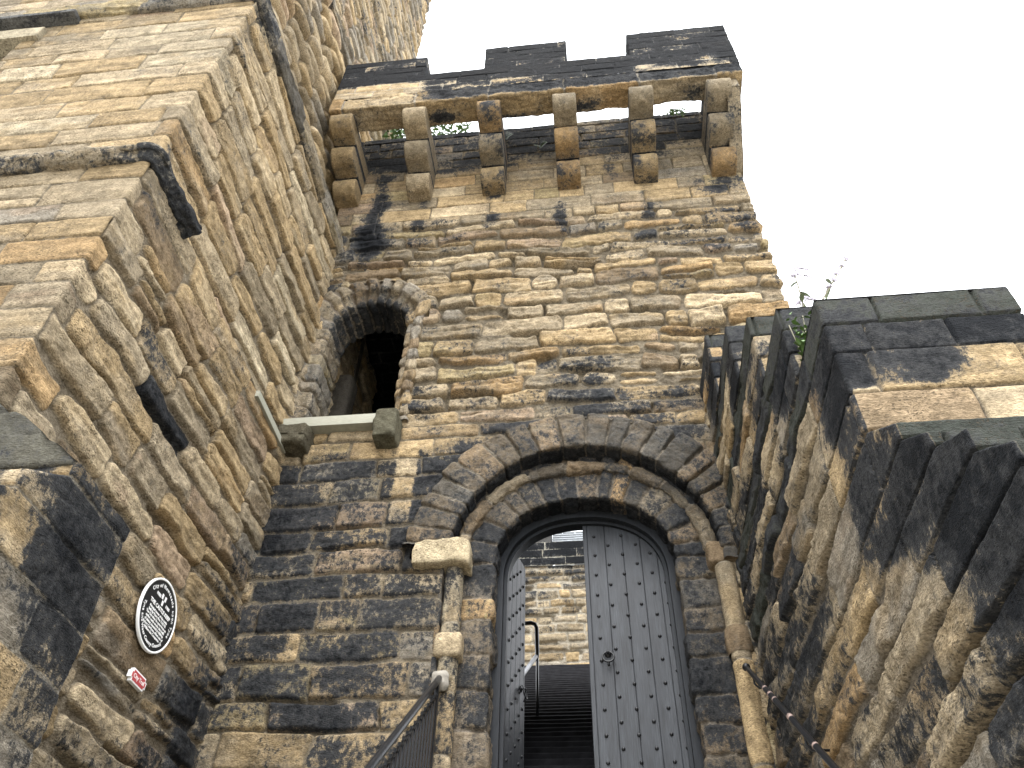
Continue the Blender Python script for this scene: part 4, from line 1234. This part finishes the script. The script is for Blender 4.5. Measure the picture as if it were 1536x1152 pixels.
# ================================================================ PLAQUE AND TRAIL SIGN
DG = None
def text_mesh(s_, size, font_w=0.0, ext=.0012):
    cu = bpy.data.curves.new('text', 'FONT'); cu.body = s_; cu.size = size; cu.align_x = 'CENTER'; cu.align_y = 'CENTER'
    cu.extrude = ext; cu.offset = font_w; cu.resolution_u = 3
    o = bpy.data.objects.new('text', cu); COL.objects.link(o)
    dg = bpy.context.evaluated_depsgraph_get(); dg.update()
    me = bpy.data.meshes.new_from_object(o.evaluated_get(dg))
    bpy.data.objects.remove(o); bpy.data.curves.remove(cu)
    return me
XP = -3.975
def on_plate(y, z, x=XP, rot=0.0):
    """text plane facing +x, reading towards +y"""
    m = Matrix(((0, 0, 1, x), (1, 0, 0, y), (0, 1, 0, z), (0, 0, 0, 1)))
    return m @ Matrix.Rotation(rot, 4, 'Z')
plq = thing('wall_plaque', (XP - .03, 6.245, 3.645), 'round black plaque with white rim and lettering THE CASTLE KEEP on the keep wall', 'plaque')
PY, PZ, PR = 6.245, 3.645, .272
bm = bmesh.new()
bmesh.ops.create_cone(bm, cap_ends=True, segments=72, radius1=PR, radius2=PR - .004, depth=.02, matrix=Matrix.Translation((XP - .011, PY, PZ)) @ Matrix.Rotation(math.pi / 2, 4, 'Y'))
bm_obj('plate', bm, BLACK, plq)
bm = bmesh.new()
NS = 72
ring = []
for k in range(NS):
    a = 2 * math.pi * k / NS
    ring.append([bm.verts.new((XP + dx, PY + r_ * math.sin(a), PZ + r_ * math.cos(a))) for r_, dx in ((PR + .003, -.02), (PR + .003, .003), (PR - .005, .006), (PR - .013, .003), (PR - .014, -.003))])
for k in range(NS):
    a, b = ring[k], ring[(k + 1) % NS]
    for i in range(4): bm.faces.new((a[i], a[i + 1], b[i + 1], b[i]))
bm_obj('rim', bm, WHITE, plq, True)
def put_text(name, items):
    bm = bmesh.new()
    for (s_, size, y, z, rot_, wgt) in items:
        me = text_mesh(s_, size, wgt)
        me.transform(on_plate(y, z, XP + .0006, rot_)); bm.from_mesh(me); bpy.data.meshes.remove(me)
    return bm_obj(name, bm, WHITE, plq)
def arc_text(s_, size, rad, a0, a1, top=True):
    it = []
    wts = {'i': .5, 'l': .45, 't': .65, 'f': .65, 'r': .7, '-': .6, ' ': .6, 'y': .9, 'w': 1.3, 'W': 1.6, 'm': 1.5, 'C': 1.2, 'N': 1.3, 'T': 1.1}
    ws = [wts.get(c, 1.0) for c in s_]; tot = sum(ws); acc = 0
    for c, w__ in zip(s_, ws):
        a = a0 + (a1 - a0) * (acc + w__ / 2) / tot; acc += w__
        if c != ' ':
            it.append((c, size, PY + rad * math.sin(a), PZ + rad * math.cos(a), -a if top else math.pi - a, .0006))
    return it
put_text('ring_lettering', arc_text('City of Newcastle upon Tyne', .040, .218, math.radians(-58), math.radians(112)) +
         arc_text('Tyne and Wear County Council', .038, .218, math.radians(272), math.radians(132), False))
put_text('heading', [('THE CASTLE KEEP', .042, PY, PZ + .048, 0, .0012)])
put_text('date', [('1080', .034, PY - .085, PZ + .128, 0, .0008)]); put_text('date', [('1980', .034, PY + .085, PZ + .103, 0, .0008)])
body = ['Principal tower of the castle', 'built by Henry II in 1168-78.', 'The City takes its name from an', 'earlier castle on the site, built', 'of timber, founded in 1080 by', 'Robert Curthose, eldest son of', 'William the Conqueror.']
put_text('inscription', [(t_, .0262, PY, PZ + .008 - i * .0262, 0, .0007) for i, t_ in enumerate(body)])
bm = bmesh.new()    # three little towers of the badge
for (y, z) in ((PY - .026, PZ + .142), (PY + .022, PZ + .142), (PY - .002, PZ + .098)):
    bx(bm, XP - .001, XP + .0022, y - .011, y + .011, z - .018, z + .012)
    for q in (-.009, .0, .009): bx(bm, XP - .001, XP + .0022, y + q - .003, y + q + .003, z + .012, z + .02)
bm_obj('badge', bm, WHITE, plq)

plq.location = plq.location + Vector((0, .015, .005)); plq.scale = (1, 1.21, 1.21)

sg = thing('trail_sign', (-3.985, 6.32, 3.07), 'small red City Trail sign with white edge below the round plaque', 'sign')
def plate_outline(w_, h_, n_):
    return [(-w_ + n_, -h_), (w_ - n_, -h_), (w_ - n_, -h_ + n_), (w_, -h_ + n_), (w_, h_ - n_), (w_ - n_, h_ - n_), (w_ - n_, h_), (-w_ + n_, h_), (-w_ + n_, h_ - n_), (-w_, h_ - n_), (-w_, -h_ + n_), (-w_ + n_, -h_ + n_)]
SY, SZ = 6.315, 3.07
bm = bmesh.new(); prism(bm, [(SY + a, SZ + b) for a, b in plate_outline(.140, .056, .026)], 'x', -4.01, -3.975); bm_obj('plate', bm, WHITE, sg)
bm = bmesh.new(); prism(bm, [(SY + a, SZ + b) for a, b in plate_outline(.124, .042, .022)], 'x', -3.98, -3.972); bm_obj('panel', bm, RED, sg)
me = text_mesh('City Trail', .052, .0006); me.transform(on_plate(SY, SZ, -3.9712)); me.materials.append(WHITE); link('lettering', me, sg)

# ================================================================ PLANTS
def leaf_quad(bm, p, d, wv, L, W_, bend=.25):
    d = d.normalized(); s_ = d.cross(wv).normalized(); n_ = s_.cross(d)
    prev = None
    for k in range(5):
        t = k / 4
        c = p + d * (L * t) - n_ * (bend * L * t * t)
        hw = W_ * math.sin(math.pi * (.08 + .9 * t)) ** .8 * .5
        a, b = bm.verts.new(c - s_ * hw), bm.verts.new(c + s_ * hw)
        if prev: bm.faces.new((prev[0], prev[1], b, a))
        prev = (a, b)

def buddleia(base, top, seed, label, nleaf, spikes, bend=.05, group='buddleia stalks behind the black parapet'):
    r = random.Random(seed)
    b0, t0 = Vector(base), Vector(top)
    t = thing('buddleia', base, label, 'plant', group)
    bm = bmesh.new()
    pts = [b0.lerp(t0, k / 10) + Vector((bend * math.sin(k / 10 * math.pi), 0, 0)) for k in range(11)]
    tube(bm, pts, [.012 - .006 * k / 10 for k in range(11)], 7)
    bm_obj('stem', bm, STEMM, t, True)
    bm = bmesh.new()
    for k in range(nleaf):
        f = .35 + .62 * k / nleaf
        p = b0.lerp(t0, f) + Vector((bend * math.sin(f * math.pi), 0, 0))
        for s_ in (-1, 1):
            a = r.uniform(0, 6.28)
            leaf_quad(bm, p, Vector((s_ * math.cos(a) * .8, .6 * math.sin(a), r.uniform(-.7, .2))), Vector((0, 0, 1)), r.uniform(.10, .17), r.uniform(.035, .05), .5)
    bm_obj('leaf', bm, LEAFPALE, t)
    for (f, dx, dz, L) in spikes:
        bm = bmesh.new()
        p = b0.lerp(t0, f)
        d = Vector((dx, 0, dz))
        for k in range(60):
            q = k / 60
            c = p + d * (L * q) + Vector((0, 0, -.55 * L * q * q))
            rr_ = .020 * (1 - .75 * q)
            bmesh.ops.create_icosphere(bm, subdivisions=1, radius=.0085, matrix=Matrix.Translation(c + Vector((r.uniform(-1, 1), r.uniform(-1, 1), r.uniform(-1, 1))) * rr_))
        bm_obj('flower_spike', bm, FLOWER, t)
buddleia((1.90, 5.03, 5.0), (2.09, 5.0, 6.40), 3, 'leafy buddleia with drooping flower spikes behind the parapet, nearest the gate tower', 6, [(1.0, .85, .5, .17), (.96, .9, .05, .19), (.94, -.5, .6, .05)])
buddleia((1.66, 5.06, 5.0), (2.62, 5.0, 6.52), 4, 'bare straight buddleia stalk with withered seed heads leaning over the black coping', 3, [(.995, .2, .5, .10), (.93, .5, .8, .06), (.86, -.4, .6, .06), (.80, .4, .5, .05), (.74, -.5, .5, .06)], bend=.0)
buddleia((1.95, 5.05, 5.0), (2.05, 5.0, 5.95), 5, 'short buddleia sprig with one arching flower spike low behind the parapet', 4, [(1.0, .9, .35, .18), (.95, -.7, .3, .09)], bend=.0)

wv = thing('wall_weed', (1.62, 4.27, 4.25), 'small green weed trailing from the joint between two black parapet steps', 'plant')
bm = bmesh.new(); r = random.Random(9)
for k in range(260):
    f = r.random()
    p = Vector((1.60 + r.uniform(-.0, .22), 4.24 - r.uniform(0, .05), 4.27 + .62 * f * r.random()))
    leaf_quad(bm, p, Vector((r.uniform(-1, 1), -r.uniform(.1, 1), r.uniform(-.8, .6))), Vector((r.uniform(-.4, .4), 0, 1)), r.uniform(.035, .075), r.uniform(.018, .032), .3)
bm_obj('foliage', bm, LEAF, wv)
bm = bmesh.new()
for k in range(6):
    x = 1.62 + .035 * k
    tube(bm, [(x, 4.27, 4.245), (x + r.uniform(-.03, .03), 4.24, 4.5), (x + r.uniform(-.06, .06), 4.22, 4.75 + r.uniform(-.1, .1))], .004, 5)
bm_obj('stem', bm, STEMM, wv, True)

def fern(loc, n, L, seed, label, up=.2):
    t = thing('wall_fern', loc, label, 'plant', 'tiny ferns under the battlement'); r = random.Random(seed)
    bm = bmesh.new()
    for k in range(n):
        a = r.uniform(-1.4, 1.4)
        d = Vector((math.sin(a), -.7, up + r.uniform(-.3, .5))).normalized()
        p = Vector(loc)
        for i in range(7):
            q = p + d * (L * i / 7) + Vector((0, 0, -.5 * L * (i / 7) ** 2))
            for s_ in (-1, 1):
                leaf_quad(bm, q, d * .6 + Vector((s_ * .8 * math.cos(a), s_ * .3, s_ * math.sin(a) * .3)), Vector((0, -1, .3)), L * .22, L * .09, .2)
    bm_obj('frond', bm, LEAF, t)
    return t
fern((-.55, D - .03, 14.55), 5, .17, 2, 'tiny fern growing from the dark wall between the third and fourth corbels')
fern((-1.26, D - .03, 15.0), 5, .2, 5, 'tiny fern beside the third corbel high under the battlement')
tw = thing('wall_twig', (2.02, YP + .56, 14.34), 'leafy twig hanging into the rightmost slot below the battlement', 'plant')
bm = bmesh.new(); r = random.Random(3)
for k in range(40):
    leaf_quad(bm, Vector((2.02 + r.uniform(-.14, .14), YP + .60 + r.uniform(-.02, .06), 14.34 - .0 - r.random() * .03)), Vector((r.uniform(-1, 1), r.uniform(-.2, .9), -r.uniform(.1, .6))), Vector((0, 1, .3)), r.uniform(.06, .12), .03)
bm_obj('foliage', bm, LEAF, tw)

# shrub on the tower roof, seen through the leftmost slot
sh = thing('roof_shrub', (-3.9, 10.6, 15.2), 'green leafy shrub on the tower roof, seen through the leftmost slot', 'shrub')
bm = bmesh.new(); r = random.Random(13)
for k in range(7):
    a = r.uniform(0, 6.28)
    tube(bm, [(-3.9, 10.6, 15.2), (-3.9 + .5 * math.cos(a), 10.6 + .4 * math.sin(a), 17.2), (-3.9 + 1.1 * math.cos(a), 10.6 + .7 * math.sin(a), 19.6 + r.uniform(-.6, .6))], [.05, .03, .01], 7)
bm_obj('trunk', bm, STEMM, sh, True)
bm = bmesh.new()
for k in range(3800):
    a = r.uniform(0, 6.28); q = math.sqrt(r.random()); z_ = r.uniform(17.2, 21.0)
    p = Vector((-3.9 + 1.25 * q * math.cos(a), 10.6 + .9 * q * math.sin(a), z_))
    leaf_quad(bm, p, Vector((r.uniform(-1, 1), r.uniform(-1, 1), r.uniform(-1, .5))), Vector((r.uniform(-.5, .5), r.uniform(-.5, .5), 1)), r.uniform(.10, .2), r.uniform(.04, .08))
bm_obj('crown', bm, LEAF, sh)
